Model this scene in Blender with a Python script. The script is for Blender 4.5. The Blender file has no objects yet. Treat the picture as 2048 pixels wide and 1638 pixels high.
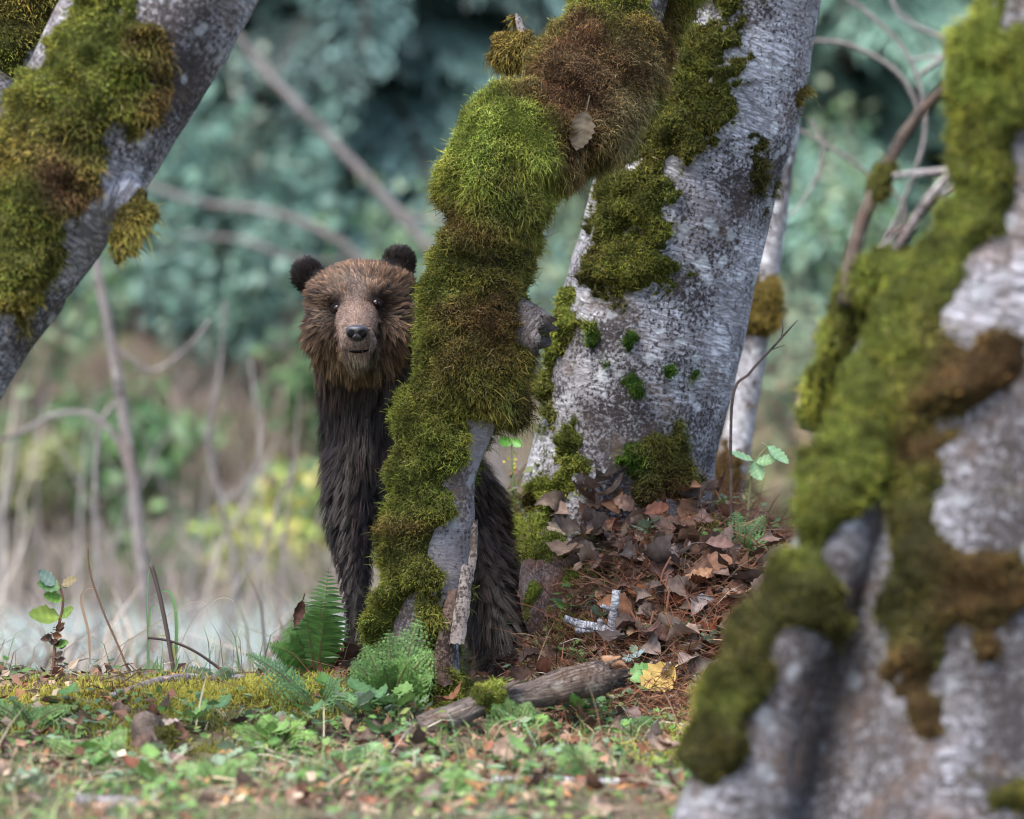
import bpy, bmesh, math, random
import numpy as np
from mathutils import Vector, Matrix, noise as mnoise
from mathutils.bvhtree import BVHTree
from mathutils.kdtree import KDTree

random.seed(7)
RNG = np.random.default_rng(7)
scene = bpy.context.scene
COL = scene.collection

# ------------------------------------------------------------------ camera
W, H = 2048.0, 1638.0
FPX = 11280.0
PITCH = math.radians(4.0)
CAM = np.array([0.0, 0.0, 1.39])
RIGHT = np.array([1.0, 0.0, 0.0])
FWD = np.array([0.0, math.cos(PITCH), -math.sin(PITCH)])
UP = np.array([0.0, math.sin(PITCH), math.cos(PITCH)])
FOCUS = 12.0

cam_data = bpy.data.cameras.new("camera")
cam = bpy.data.objects.new("camera", cam_data)
COL.objects.link(cam)
cam.location = CAM
cam.rotation_euler = (math.pi / 2 - PITCH, 0, 0)
cam_data.sensor_width = 36.0
cam_data.lens = 36.0 * FPX / W
cam_data.clip_end = 2000.0
cam_data.clip_start = 0.1
cam_data.dof.use_dof = True
cam_data.dof.focus_distance = FOCUS
cam_data.dof.aperture_fstop = 2.5
scene.camera = cam

# ------------------------------------------------------------------ sky, sun, exposure
SUN_EL, SUN_ROT = 60.0, 222.0      # high, veiled sun behind and to the left of the camera
world = bpy.data.worlds.new("World")
scene.world = world
world.use_nodes = True
wn = world.node_tree.nodes
wl = world.node_tree.links
bg = wn["Background"]
sky = wn.new("ShaderNodeTexSky")
sky.sky_type = 'NISHITA'
sky.sun_disc = False
sky.sun_elevation = math.radians(SUN_EL)
sky.sun_rotation = math.radians(SUN_ROT)
sky.dust_density = 3.0
wl.new(sky.outputs[0], bg.inputs[0])
bg.inputs[1].default_value = 0.12
sun_data = bpy.data.lights.new("sun", 'SUN')
sun = bpy.data.objects.new("sun", sun_data)
COL.objects.link(sun)
sun_data.energy = 1.5
sun_data.angle = math.radians(35)
sun_data.color = (1.0, 0.97, 0.92)
_az, _el = math.radians(SUN_ROT), math.radians(SUN_EL)
_sd = Vector((math.sin(_az) * math.cos(_el), math.cos(_az) * math.cos(_el), math.sin(_el)))
sun.rotation_euler = _sd.to_track_quat('Z', 'Y').to_euler()
scene.view_settings.view_transform = 'Standard'
scene.view_settings.look = 'None'
scene.view_settings.gamma = 1.0
scene.view_settings.use_curve_mapping = False
scene.view_settings.exposure = 2.2
scene.render.engine = 'CYCLES'
scene.cycles.use_denoising = True
scene.cycles.filter_width = 1.1
scene.cycles.max_bounces = 6
scene.cycles.diffuse_bounces = 3
scene.cycles.transparent_max_bounces = 4

# ------------------------------------------------------------------ helpers
def at(px, py, d):
    """photo pixel + distance along the view axis -> world point"""
    return CAM + FWD * d + RIGHT * ((px - W / 2) / FPX * d) + UP * ((H / 2 - py) / FPX * d)

def project(P):
    q = np.asarray(P) - CAM
    d = q @ FWD
    return np.stack([W / 2 + FPX * (q @ RIGHT) / d, H / 2 - FPX * (q @ UP) / d, d], -1)

def mpp(d):
    return d / FPX

def nrm(v):
    v = np.asarray(v, float)
    return v / np.maximum(np.linalg.norm(v, axis=-1, keepdims=True), 1e-12)

def sstep(a, b, x):
    t = np.clip((np.asarray(x, float) - a) / (b - a), 0, 1)
    return t * t * (3 - 2 * t)

def _hash(ix, iy, iz, seed):
    h = (ix.astype(np.int64) * 374761393 + iy.astype(np.int64) * 668265263 + iz.astype(np.int64) * 2147483647 + seed * 974711) & 0xFFFFFFFF
    h = ((h ^ (h >> 13)) * 1274126177) & 0xFFFFFFFF
    h = ((h ^ (h >> 15)) * 2246822519) & 0xFFFFFFFF
    return ((h ^ (h >> 16)) & 0xFFFFFF) / float(0xFFFFFF)

def vnoise(P, s, seed=0):
    q = np.asarray(P, float) * s
    i = np.floor(q).astype(np.int64)
    f = q - i
    f = f * f * (3 - 2 * f)
    r = np.zeros(len(q))
    for dx in (0, 1):
        wx = f[:, 0] if dx else 1 - f[:, 0]
        for dy in (0, 1):
            wy = f[:, 1] if dy else 1 - f[:, 1]
            for dz in (0, 1):
                wz = f[:, 2] if dz else 1 - f[:, 2]
                r += wx * wy * wz * _hash(i[:, 0] + dx, i[:, 1] + dy, i[:, 2] + dz, seed)
    return r * 2 - 1

def fbm(P, s, o=3, seed=0):
    r = 0.0
    a = 1.0
    for k in range(o):
        r = r + a * vnoise(P, s * 2 ** k, seed + k * 17)
        a *= 0.5
    return r

def mesh_np(name, verts, quads=None, tris=None, attrs=None, smooth=True):
    me = bpy.data.meshes.new(name)
    verts = np.asarray(verts, np.float32)
    me.vertices.add(len(verts))
    me.vertices.foreach_set("co", verts.ravel())
    nq = 0 if quads is None else len(quads)
    nt = 0 if tris is None else len(tris)
    idx = []
    if nq: idx.append(np.asarray(quads, np.int32).ravel())
    if nt: idx.append(np.asarray(tris, np.int32).ravel())
    idx = np.concatenate(idx)
    me.loops.add(len(idx))
    me.loops.foreach_set("vertex_index", idx)
    me.polygons.add(nq + nt)
    st = np.concatenate([np.arange(nq, dtype=np.int32) * 4, nq * 4 + np.arange(nt, dtype=np.int32) * 3])
    me.polygons.foreach_set("loop_start", st.astype(np.int32))
    me.polygons.foreach_set("use_smooth", np.full(nq + nt, smooth, bool))
    for k, v in (attrs or {}).items():
        v = np.asarray(v, np.float32)
        if v.ndim == 2 and k == 'col':
            if v.shape[1] == 3:
                v = np.concatenate([v, np.ones((len(v), 1), np.float32)], 1)
            a = me.attributes.new(k, 'FLOAT_COLOR', 'POINT')
            a.data.foreach_set("color", v.ravel())
        else:
            a = me.attributes.new(k, 'FLOAT_VECTOR', 'POINT')
            a.data.foreach_set("vector", v.ravel())
    me.update(calc_edges=True)
    return me

def obj(name, me, mat=None, parent=None):
    o = bpy.data.objects.new(name, me)
    COL.objects.link(o)
    if mat is not None and me is not None:
        me.materials.clear()
        me.materials.append(mat)
    if parent is not None:
        o.parent = parent
    return o

def tag(o, label=None, cat=None, group=None, kind=None):
    if label: o["label"] = label
    if cat: o["category"] = cat
    if group: o["group"] = group
    if kind: o["kind"] = kind
    return o

def empty(name, loc, label, cat, group=None):
    o = bpy.data.objects.new(name, None)
    COL.objects.link(o)
    o.empty_display_size = 0.05
    o["_loc"] = 0
    del o["_loc"]
    return tag(o, label, cat, group)

class Geo:
    """collects numpy geometry that becomes one mesh"""
    def __init__(self):
        self.v, self.q, self.t, self.c, self.n, self.k = [], [], [], [], [], 0
    def add(self, v, q=None, t=None, c=None, n=None):
        v = np.asarray(v, float).reshape(-1, 3)
        if q is not None and len(q): self.q.append(np.asarray(q, int) + self.k)
        if t is not None and len(t): self.t.append(np.asarray(t, int) + self.k)
        c = np.broadcast_to(np.asarray(c if c is not None else (.5, .5, .5), float), (len(v), 3))
        self.v.append(v); self.c.append(c)
        self.n.append(np.broadcast_to(np.asarray(n if n is not None else (0, 0, 1.0), float), (len(v), 3)))
        self.k += len(v)
    def mesh(self, name, smooth=True, nattr=False):
        a = {'col': np.concatenate(self.c)}
        if nattr: a['snrm'] = np.concatenate(self.n)
        return mesh_np(name, np.concatenate(self.v), np.concatenate(self.q) if self.q else None,
                       np.concatenate(self.t) if self.t else None, a, smooth)

def ribbons(pts, width, side, c0, c1, nv=None):
    """pts N,K,3; width N; side N,3 ; colours root/tip N,3 -> v,q,t,c,n"""
    N, K, _ = pts.shape
    per = 2 * (K - 1) + 1
    v = np.zeros((N, per, 3)); c = np.zeros((N, per, 3))
    for k in range(K - 1):
        t = k / (K - 1)
        w = (width * (1 - 0.55 * t) * 0.5)[:, None]
        v[:, 2 * k] = pts[:, k] - side * w
        v[:, 2 * k + 1] = pts[:, k] + side * w
        c[:, 2 * k] = c[:, 2 * k + 1] = c0 * (1 - t) + c1 * t
    v[:, -1] = pts[:, -1]
    c[:, -1] = c1
    base = (np.arange(N) * per)[:, None]
    q = []
    for k in range(K - 2):
        q.append(base + np.array([[2 * k, 2 * k + 1, 2 * k + 3, 2 * k + 2]]))
    q = np.concatenate(q) if q else None
    t = base + np.array([[2 * (K - 2), 2 * (K - 2) + 1, per - 1]])
    n = None
    if nv is not None:
        n = np.repeat(nv[:, None], per, 1).reshape(-1, 3)
    return v.reshape(-1, 3), q, t, c.reshape(-1, 3), n

def sample_mesh(v, f, n, weight=None):
    """area-weighted points on triangles: positions, normals, tri index, bary"""
    a, b, c = v[f[:, 0]], v[f[:, 1]], v[f[:, 2]]
    cr = np.cross(b - a, c - a)
    ar = np.linalg.norm(cr, axis=1) * 0.5
    w = ar * (1 if weight is None else weight)
    cdf = np.cumsum(w)
    i = np.searchsorted(cdf, RNG.random(n) * cdf[-1])
    i = np.minimum(i, len(f) - 1)
    r1 = np.sqrt(RNG.random(n))[:, None]; r2 = RNG.random(n)[:, None]
    p = a[i] * (1 - r1) + b[i] * (r1 * (1 - r2)) + c[i] * (r1 * r2)
    return p, nrm(cr[i]), i, cdf[-1]

def catmull(P, n):
    P = np.asarray(P, float)
    Q = np.vstack([2 * P[0] - P[1], P, 2 * P[-1] - P[-2]])
    seg = np.linalg.norm(np.diff(P[:, :3], axis=0), axis=1)
    cum = np.concatenate([[0], np.cumsum(seg)])
    s = np.linspace(0, cum[-1], n)
    out = np.zeros((n, P.shape[1]))
    for j, x in enumerate(s):
        i = min(max(np.searchsorted(cum, x, side='right') - 1, 0), len(P) - 2)
        t = (x - cum[i]) / max(seg[i], 1e-9)
        p0, p1, p2, p3 = Q[i], Q[i + 1], Q[i + 2], Q[i + 3]
        out[j] = 0.5 * (2 * p1 + (p2 - p0) * t + (2 * p0 - 5 * p1 + 4 * p2 - p3) * t * t + (3 * p1 - p0 - 3 * p2 + p3) * t ** 3)
    return out, s

def sweep(path, nl, nr, lump=0.06, lfreq=5.0, seed=0, cap=True, flute=0.0):
    """path rows x,y,z,r -> verts, quads, tris, uv coords (metres round, metres along), centre per vert"""
    S, s = catmull(path, nl)
    C, R = S[:, :3], np.maximum(S[:, 3], 1e-4)
    T = nrm(np.gradient(C, axis=0))
    u = np.cross(T[0], [0.3, 1.0, 0.2]); u = u / np.linalg.norm(u)
    Us = []
    for k in range(nl):
        u = u - T[k] * (u @ T[k]); u = u / np.linalg.norm(u)
        Us.append(u.copy())
    Us = np.array(Us); Vs = np.cross(T, Us)
    th = np.linspace(0, 2 * math.pi, nr, endpoint=False)
    D = np.cos(th)[None, :, None] * Us[:, None] + np.sin(th)[None, :, None] * Vs[:, None]
    base = C[:, None] + D * R[:, None, None]
    pf = base.reshape(-1, 3)
    rr = np.repeat(R, nr)
    disp = fbm(pf, lfreq, 3, seed) * lump * rr
    if flute:
        disp += np.sin(np.tile(th, nl) * 3 + 1 + fbm(pf, 1.5, 2, seed + 5) * 2) * flute * rr
    v = pf + D.reshape(-1, 3) * disp[:, None]
    i = np.arange(nl - 1)[:, None] * nr; j = np.arange(nr)[None]
    j2 = (j + 1) % nr
    q = np.stack([i + j, i + j2, i + nr + j2, i + nr + j], -1).reshape(-1, 4)
    tc = np.stack([np.tile(th, nl) * np.repeat(R.mean() * np.ones(nl), nr), np.repeat(s, nr), np.zeros(nl * nr)], -1)
    t = None
    if cap:
        v = np.vstack([v, C[0], C[-1]])
        tc = np.vstack([tc, tc[0], tc[-1]])
        a = len(v) - 2
        j = np.arange(nr); j2 = (j + 1) % nr
        t = np.vstack([np.stack([np.full(nr, a), j2, j], -1), np.stack([np.full(nr, a + 1), (nl - 1) * nr + j, (nl - 1) * nr + j2], -1)])
    return v, q, t, tc

def pxpath(rows):
    """rows px,py,d,r_px -> x,y,z,r"""
    return np.array([list(at(a, b, d)) + [r * mpp(d)] for a, b, d, r in rows])

def vert_normals(v, q):
    n = np.zeros_like(v)
    fn = np.cross(v[q[:, 2]] - v[q[:, 0]], v[q[:, 3]] - v[q[:, 1]])
    for k in range(4):
        np.add.at(n, q[:, k], fn)
    return nrm(n)

# ------------------------------------------------------------------ materials
def new_mat(name):
    m = bpy.data.materials.new(name)
    m.use_nodes = True
    nt = m.node_tree
    b = nt.nodes["Principled BSDF"]
    return m, nt, b

def nd(nt, typ, **kw):
    n = nt.nodes.new(typ)
    for k, v in kw.items():
        setattr(n, k, v)
    return n

def attr_mat(name, rough=0.7, spec=0.3, translucent=0.0, normal_attr=False, gain=1.0):
    m, nt, b = new_mat(name)
    a = nd(nt, "ShaderNodeAttribute", attribute_name="col")
    nt.links.new(a.outputs["Color"], b.inputs["Base Color"])
    b.inputs["Roughness"].default_value = rough
    b.inputs["Specular IOR Level"].default_value = spec
    if normal_attr:
        n = nd(nt, "ShaderNodeAttribute", attribute_name="snrm")
        nt.links.new(n.outputs["Vector"], b.inputs["Normal"])
    if translucent > 0:
        tr = nd(nt, "ShaderNodeBsdfTranslucent")
        nt.links.new(a.outputs["Color"], tr.inputs["Color"])
        mx = nd(nt, "ShaderNodeMixShader")
        mx.inputs[0].default_value = translucent
        nt.links.new(b.outputs[0], mx.inputs[1]); nt.links.new(tr.outputs[0], mx.inputs[2])
        nt.links.new(mx.outputs[0], nt.nodes["Material Output"].inputs[0])
    return m

def plain_mat(name, col, rough=0.6, spec=0.5):
    m, nt, b = new_mat(name)
    b.inputs["Base Color"].default_value = (*col, 1)
    b.inputs["Roughness"].default_value = rough
    b.inputs["Specular IOR Level"].default_value = spec
    return m

def ramp(nt, pts):
    r = nd(nt, "ShaderNodeValToRGB")
    e = r.color_ramp.elements
    while len(e) < len(pts): e.new(0.5)
    for k, (p, c) in enumerate(pts):
        e[k].position = p
        e[k].color = (*c, 1) if len(c) == 3 else c
    return r

def bark_mat(name, light=(.37, .37, .40), mid=(.215, .205, .215), dark=(.055, .045, .045), brown=(.16, .11, .085), dark_amt=0.5, scale=1.0, bump=0.5, stain=.53, crack=.25):
    m, nt, b = new_mat(name)
    L = nt.links.new
    a = nd(nt, "ShaderNodeAttribute", attribute_name="tc")
    geo = nd(nt, "ShaderNodeNewGeometry")
    # broad patches of pale and greyer bark
    n1 = nd(nt, "ShaderNodeTexNoise"); n1.inputs["Scale"].default_value = 9 * scale; n1.inputs["Detail"].default_value = 6; n1.inputs["Roughness"].default_value = .65
    L(geo.outputs["Position"], n1.inputs["Vector"])
    r1 = ramp(nt, [(.36, mid), (.5, tuple(.5 * (x + y) for x, y in zip(light, mid))), (.62, light)])
    L(n1.outputs[0], r1.inputs[0])
    # fine streaks round the stem (lenticels)
    mp = nd(nt, "ShaderNodeMapping"); mp.inputs["Scale"].default_value = (16 * scale, 110 * scale, 1)
    L(a.outputs["Vector"], mp.inputs["Vector"])
    n2 = nd(nt, "ShaderNodeTexNoise"); n2.inputs["Scale"].default_value = 1.6; n2.inputs["Detail"].default_value = 5; n2.inputs["Roughness"].default_value = .7; n2.inputs["Distortion"].default_value = .6
    L(mp.outputs[0], n2.inputs["Vector"])
    r2 = ramp(nt, [(.40, (0, 0, 0)), (.52, (1, 1, 1))])
    L(n2.outputs[0], r2.inputs[0])
    mx1 = nd(nt, "ShaderNodeMix", data_type='RGBA'); mx1.blend_type = 'MIX'
    f1 = nd(nt, "ShaderNodeMath", operation='MULTIPLY_ADD'); f1.inputs[1].default_value = -.7; f1.inputs[2].default_value = .7
    L(r2.outputs[0], f1.inputs[0]); L(f1.outputs[0], mx1.inputs[0])
    L(r1.outputs[0], mx1.inputs[6]); mx1.inputs[7].default_value = (*mid, 1)
    # dark speckle and crusts, denser in some areas
    n3 = nd(nt, "ShaderNodeTexNoise"); n3.inputs["Scale"].default_value = 120 * scale; n3.inputs["Detail"].default_value = 4; n3.inputs["Roughness"].default_value = .75
    L(geo.outputs["Position"], n3.inputs["Vector"])
    n4 = nd(nt, "ShaderNodeTexNoise"); n4.inputs["Scale"].default_value = 5.5 * scale; n4.inputs["Detail"].default_value = 4
    L(geo.outputs["Position"], n4.inputs["Vector"])
    ad = nd(nt, "ShaderNodeMath", operation='MULTIPLY_ADD'); ad.inputs[1].default_value = .9
    L(n4.outputs[0], ad.inputs[0]); L(n3.outputs[0], ad.inputs[2])
    r3 = ramp(nt, [(1.03 / 1.5 - .06 * dark_amt, (0, 0, 0)), (1.14 / 1.5 - .06 * dark_amt, (1, 1, 1))])
    dv = nd(nt, "ShaderNodeMath", operation='DIVIDE'); dv.inputs[1].default_value = 1.5
    L(ad.outputs[0], dv.inputs[0]); L(dv.outputs[0], r3.inputs[0])
    mx2 = nd(nt, "ShaderNodeMix", data_type='RGBA')
    L(r3.outputs[0], mx2.inputs[0]); L(mx1.outputs[2], mx2.inputs[6]); mx2.inputs[7].default_value = (*dark, 1)
    # brown stains
    n5 = nd(nt, "ShaderNodeTexNoise"); n5.inputs["Scale"].default_value = 7 * scale; n5.inputs["Detail"].default_value = 7; n5.inputs["Roughness"].default_value = .7
    mp5 = nd(nt, "ShaderNodeMapping"); mp5.inputs["Location"].default_value = (3.1, 7.7, 1.3)
    L(geo.outputs["Position"], mp5.inputs["Vector"]); L(mp5.outputs[0], n5.inputs["Vector"])
    r5 = ramp(nt, [(stain, (0, 0, 0)), (stain + .13, (.75, .75, .75))])
    L(n5.outputs[0], r5.inputs[0])
    mx3 = nd(nt, "ShaderNodeMix", data_type='RGBA')
    L(r5.outputs[0], mx3.inputs[0]); L(mx2.outputs[2], mx3.inputs[6]); mx3.inputs[7].default_value = (*brown, 1)
    # pale lichen discs
    vo = nd(nt, "ShaderNodeTexVoronoi"); vo.inputs["Scale"].default_value = 17 * scale
    nw = nd(nt, "ShaderNodeTexNoise"); nw.inputs["Scale"].default_value = 30 * scale; nw.inputs["Detail"].default_value = 3
    L(geo.outputs["Position"], nw.inputs["Vector"])
    vm = nd(nt, "ShaderNodeVectorMath", operation='MULTIPLY_ADD'); vm.inputs[1].default_value = (.04, .04, .04)
    L(nw.outputs["Color"], vm.inputs[0]); L(geo.outputs["Position"], vm.inputs[2]); L(vm.outputs[0], vo.inputs["Vector"])
    r6 = ramp(nt, [(.17, (.7, .7, .7)), (.27, (0, 0, 0))])
    L(vo.outputs["Distance"], r6.inputs[0])
    mx4 = nd(nt, "ShaderNodeMix", data_type='RGBA')
    L(r6.outputs[0], mx4.inputs[0]); L(mx3.outputs[2], mx4.inputs[6]); mx4.inputs[7].default_value = (light[0] * 1.12, light[1] * 1.17, light[2] * 1.12, 1)
    vc = nd(nt, "ShaderNodeTexVoronoi", feature='DISTANCE_TO_EDGE'); vc.inputs["Scale"].default_value = 1.0; vc.inputs["Randomness"].default_value = 1.0
    mc = nd(nt, "ShaderNodeMapping"); mc.inputs["Scale"].default_value = (9 * scale, 22 * scale, 1)
    wv = nd(nt, "ShaderNodeVectorMath", operation='MULTIPLY_ADD'); wv.inputs[1].default_value = (.05, .05, .0)
    L(nw.outputs["Color"], wv.inputs[0]); L(a.outputs["Vector"], wv.inputs[2]); L(wv.outputs[0], mc.inputs["Vector"]); L(mc.outputs[0], vc.inputs["Vector"])
    rc = ramp(nt, [(.012, (1, 1, 1)), (.045, (0, 0, 0))]); L(vc.outputs["Distance"], rc.inputs[0])
    rk = ramp(nt, [(.47, (0, 0, 0)), (.60, (.85, .85, .85))]); L(n1.outputs[0], rk.inputs[0])
    inv = nd(nt, "ShaderNodeMath", operation='MULTIPLY'); L(rc.outputs[0], inv.inputs[0])
    rk2 = ramp(nt, [(.36, (crack, crack, crack)), (.50, (0, 0, 0))]); L(n4.outputs[0], rk2.inputs[0]); L(rk2.outputs[0], inv.inputs[1])
    mx5 = nd(nt, "ShaderNodeMix", data_type='RGBA'); L(inv.outputs[0], mx5.inputs[0]); L(mx4.outputs[2], mx5.inputs[6]); mx5.inputs[7].default_value = (dark[0] * .8, dark[1] * .8, dark[2] * .8, 1)
    L(mx5.outputs[2], b.inputs["Base Color"])
    b.inputs["Roughness"].default_value = .8
    b.inputs["Specular IOR Level"].default_value = .25
    # relief
    s0 = nd(nt, "ShaderNodeMath", operation='ADD'); L(r3.outputs[0], s0.inputs[0]); L(inv.outputs[0], s0.inputs[1])
    s1 = nd(nt, "ShaderNodeMath", operation='SUBTRACT'); L(r2.outputs[0], s1.inputs[0]); L(s0.outputs[0], s1.inputs[1])
    s2 = nd(nt, "ShaderNodeMath", operation='MULTIPLY_ADD'); s2.inputs[1].default_value = 1.2
    L(n3.outputs[0], s2.inputs[0]); L(s1.outputs[0], s2.inputs[2])
    bp = nd(nt, "ShaderNodeBump"); bp.inputs["Strength"].default_value = bump; bp.inputs["Distance"].default_value = .006
    L(s2.outputs[0], bp.inputs["Height"]); L(bp.outputs[0], b.inputs["Normal"])
    return m

M = {}
M['moss'] = attr_mat('moss', .85, .15, .25)
M['leafgreen'] = attr_mat('green_leaf', .5, .35, .3)
M['conifer'] = attr_mat('conifer_needles', .55, .4, .15)
M['fur'] = attr_mat('fur', .5, .22, 0, True)
M['skin'] = attr_mat('skin', .7, .2)
M['wood'] = attr_mat('weathered_wood', .8, .2)
M['grass'] = attr_mat('grass_blades', .55, .3, .3)
M['bark'] = bark_mat('alder_bark', (.60, .60, .64), (.29, .275, .29), dark_amt=.95, bump=.9, crack=.7)
M['bark_dim'] = bark_mat('alder_bark_grey', (.30, .285, .30), (.17, .15, .15), dark_amt=1.0)
M['bark_left'] = bark_mat('alder_bark_mottled', (.50, .49, .53), (.19, .175, .185), dark_amt=1.4, scale=.8, bump=.9, stain=.49, brown=(.12, .085, .07))
M['bark_soft'] = bark_mat('alder_bark_pale', (.30, .30, .335), (.14, .13, .135), dark_amt=1.4, scale=.7, bump=1.0, crack=.6, stain=.49)

def ground_material():
    m, nt, b = new_mat('forest_soil')
    L = nt.links.new
    geo = nd(nt, "ShaderNodeNewGeometry")
    n1 = nd(nt, "ShaderNodeTexNoise"); n1.inputs["Scale"].default_value = 4; n1.inputs["Detail"].default_value = 8; n1.inputs["Roughness"].default_value = .7
    L(geo.outputs["Position"], n1.inputs["Vector"])
    r = ramp(nt, [(.3, (.035, .024, .016)), (.48, (.075, .05, .03)), (.55, (.06, .065, .02)), (.7, (.12, .085, .055))])
    L(n1.outputs[0], r.inputs[0]); L(r.outputs[0], b.inputs["Base Color"])
    b.inputs["Roughness"].default_value = .9
    n2 = nd(nt, "ShaderNodeTexNoise"); n2.inputs["Scale"].default_value = 60; n2.inputs["Detail"].default_value = 5
    L(geo.outputs["Position"], n2.inputs["Vector"])
    bp = nd(nt, "ShaderNodeBump"); bp.inputs["Strength"].default_value = .8; bp.inputs["Distance"].default_value = .02
    L(n2.outputs[0], bp.inputs["Height"]); L(bp.outputs[0], b.inputs["Normal"])
    return m
M['ground'] = ground_material()

# ------------------------------------------------------------------ ground
_cp = []
def gp(px, py, d): _cp.append(at(px, py, d))
for px in (-300, 300, 1000, 1700, 2300):
    gp(px, 1660, 10.1)
    gp(px, 1520, 11.1)
for px in (-200, 100, 400, 700, 1000): gp(px, 1400, 11.8)
for px in (-200, 100, 350, 600): gp(px, 1372, 12.15)
gp(716, 1345, 12.2); gp(860, 1350, 12.2); gp(1020, 1350, 12.35); gp(850, 1385, 11.9); gp(900, 1290, 12.75)
gp(1090, 1330, 12.1); gp(1120, 1230, 12.25); gp(1060, 1110, 12.45); gp(1040, 1010, 12.6); gp(1000, 995, 12.72); gp(1010, 1090, 12.55); gp(1020, 1200, 12.45)
gp(1250, 1400, 11.8); gp(1250, 1290, 11.98); gp(1250, 1160, 12.2); gp(1250, 1020, 12.45)
gp(1420, 1420, 11.7); gp(1420, 1290, 11.95); gp(1430, 1160, 12.2); gp(1430, 1035, 12.5)
gp(1550, 1300, 11.9); gp(1530, 1120, 12.3); gp(1600, 1100, 12.6); gp(1750, 1300, 11.9)
for x, y, z in [(.25, 12.9, .33), (.6, 13.1, .1), (0, 13.1, .2), (-.4, 13.1, -.1), (-.9, 13.0, -.14), (-1.6, 13, -.2),
                (.9, 13.2, -.1), (1.6, 13.2, -.2), (-2, 12, -.1), (-3, 11, -.15), (2.2, 12, 0), (3, 11, -.1),
                (-2, 9, -.12), (0, 9, -.1), (2, 9, -.08)]:
    _cp.append(np.array([x, y, z]))
_cp = np.array(_cp)
def _tps(r2):
    return np.where(r2 > 0, r2 * np.log(np.maximum(r2, 1e-12)), 0)
_n = len(_cp)
_A = np.zeros((_n + 3, _n + 3))
_A[:_n, :_n] = _tps(((_cp[:, None, :2] - _cp[None, :, :2]) ** 2).sum(-1)) + np.eye(_n) * .001
_A[:_n, _n] = 1; _A[:_n, _n + 1:] = _cp[:, :2]; _A[_n:, :_n] = _A[:_n, _n:].T
_Wt = np.linalg.solve(_A, np.concatenate([_cp[:, 2], np.zeros(3)]))
def _far(x, y):
    """profile beyond the hummock: down to the stream, then the far bank and hillside"""
    yy = y - .18 * x
    z = np.interp(yy, [-400, 0, 9.5, 12.5, 13.2, 14.5, 16.2, 18.0, 19.0, 21.5, 25, 32, 45, 80, 200, 600],
                  [-1, -.3, -.1, -.08, -.14, -.45, -.72, -.72, -.56, -.42, .05, 2.4, 11, 26, 50, 60])
    return z
def ground_z(x, y):
    x = np.atleast_1d(np.asarray(x, float)); y = np.atleast_1d(np.asarray(y, float))
    shp = x.shape; x = x.ravel(); y = y.ravel()
    near = sstep(3.2, 1.9, np.abs(x)) * sstep(8.6, 9.4, y) * sstep(13.3, 12.9, y - .1 * 0)
    z = _far(x, y)
    k = near > 0
    if k.any():
        r2 = (x[k, None] - _cp[None, :, 0]) ** 2 + (y[k, None] - _cp[None, :, 1]) ** 2
        zt = _tps(r2) @ _Wt[:_n] + _Wt[_n] + _Wt[_n + 1] * x[k] + _Wt[_n + 2] * y[k]
        z[k] = z[k] * (1 - near[k]) + zt * near[k]
    P = np.stack([x, y, np.zeros_like(x)], -1)
    amp = sstep(40, 14, np.hypot(x, y - 10)) * .012
    z = z + (fbm(P, 6.0, 3, 3) + 1.1 * fbm(P, 2.2, 2, 5)) * amp * 1.3 + fbm(P, .35, 2, 9) * sstep(14, 22, y) * .25
    return z.reshape(shp)
def gz(x, y): return float(ground_z([x], [y])[0])
def ground_hit(px, py, d0=8.8, d1=40.0):
    ds = np.arange(d0, d1, .01)
    P = np.array([at(px, py, d) for d in (d0, d1)])
    Q = P[0] + (P[1] - P[0]) * ((ds - d0) / (d1 - d0))[:, None]
    g = ground_z(Q[:, 0], Q[:, 1])
    k = np.argmax(Q[:, 2] < g)
    if k == 0 or ds[k] > 13.4:           # the ray clears the ridge: stand it on the ridge itself
        p = at(px, py, 12.1)
        return np.array([p[0], p[1], gz(p[0], p[1])])
    return Q[k] * [1, 1, 0] + [0, 0, g[k]]
def ground_n(x, y, e=.03):
    return nrm(np.array([gz(x - e, y) - gz(x + e, y), gz(x, y - e) - gz(x, y + e), 2 * e]))

def axis_grid(segs):
    return np.unique(np.round(np.concatenate([np.linspace(a, b, n) for a, b, n in segs]), 4))
gx = axis_grid([(-600, -40, 8), (-40, -4, 40), (-4, -1.6, 30), (-1.6, 1.6, 130), (1.6, 4, 30), (4, 40, 40), (40, 600, 8)])
gy = axis_grid([(-400, 0, 6), (0, 9, 20), (9, 13.6, 170), (13.6, 30, 80), (30, 80, 30), (80, 600, 10)])
GX, GY = np.meshgrid(gx, gy)
GZ = ground_z(GX, GY)
_nx, _ny = len(gx), len(gy)
_i = (np.arange(_ny - 1)[:, None] * _nx + np.arange(_nx - 1)[None]).ravel()
g_me = mesh_np("ground", np.stack([GX.ravel(), GY.ravel(), GZ.ravel()], -1), np.stack([_i, _i + 1, _i + _nx + 1, _i + _nx], -1))
tag(obj("ground", g_me, M['ground']), kind='structure')

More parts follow.
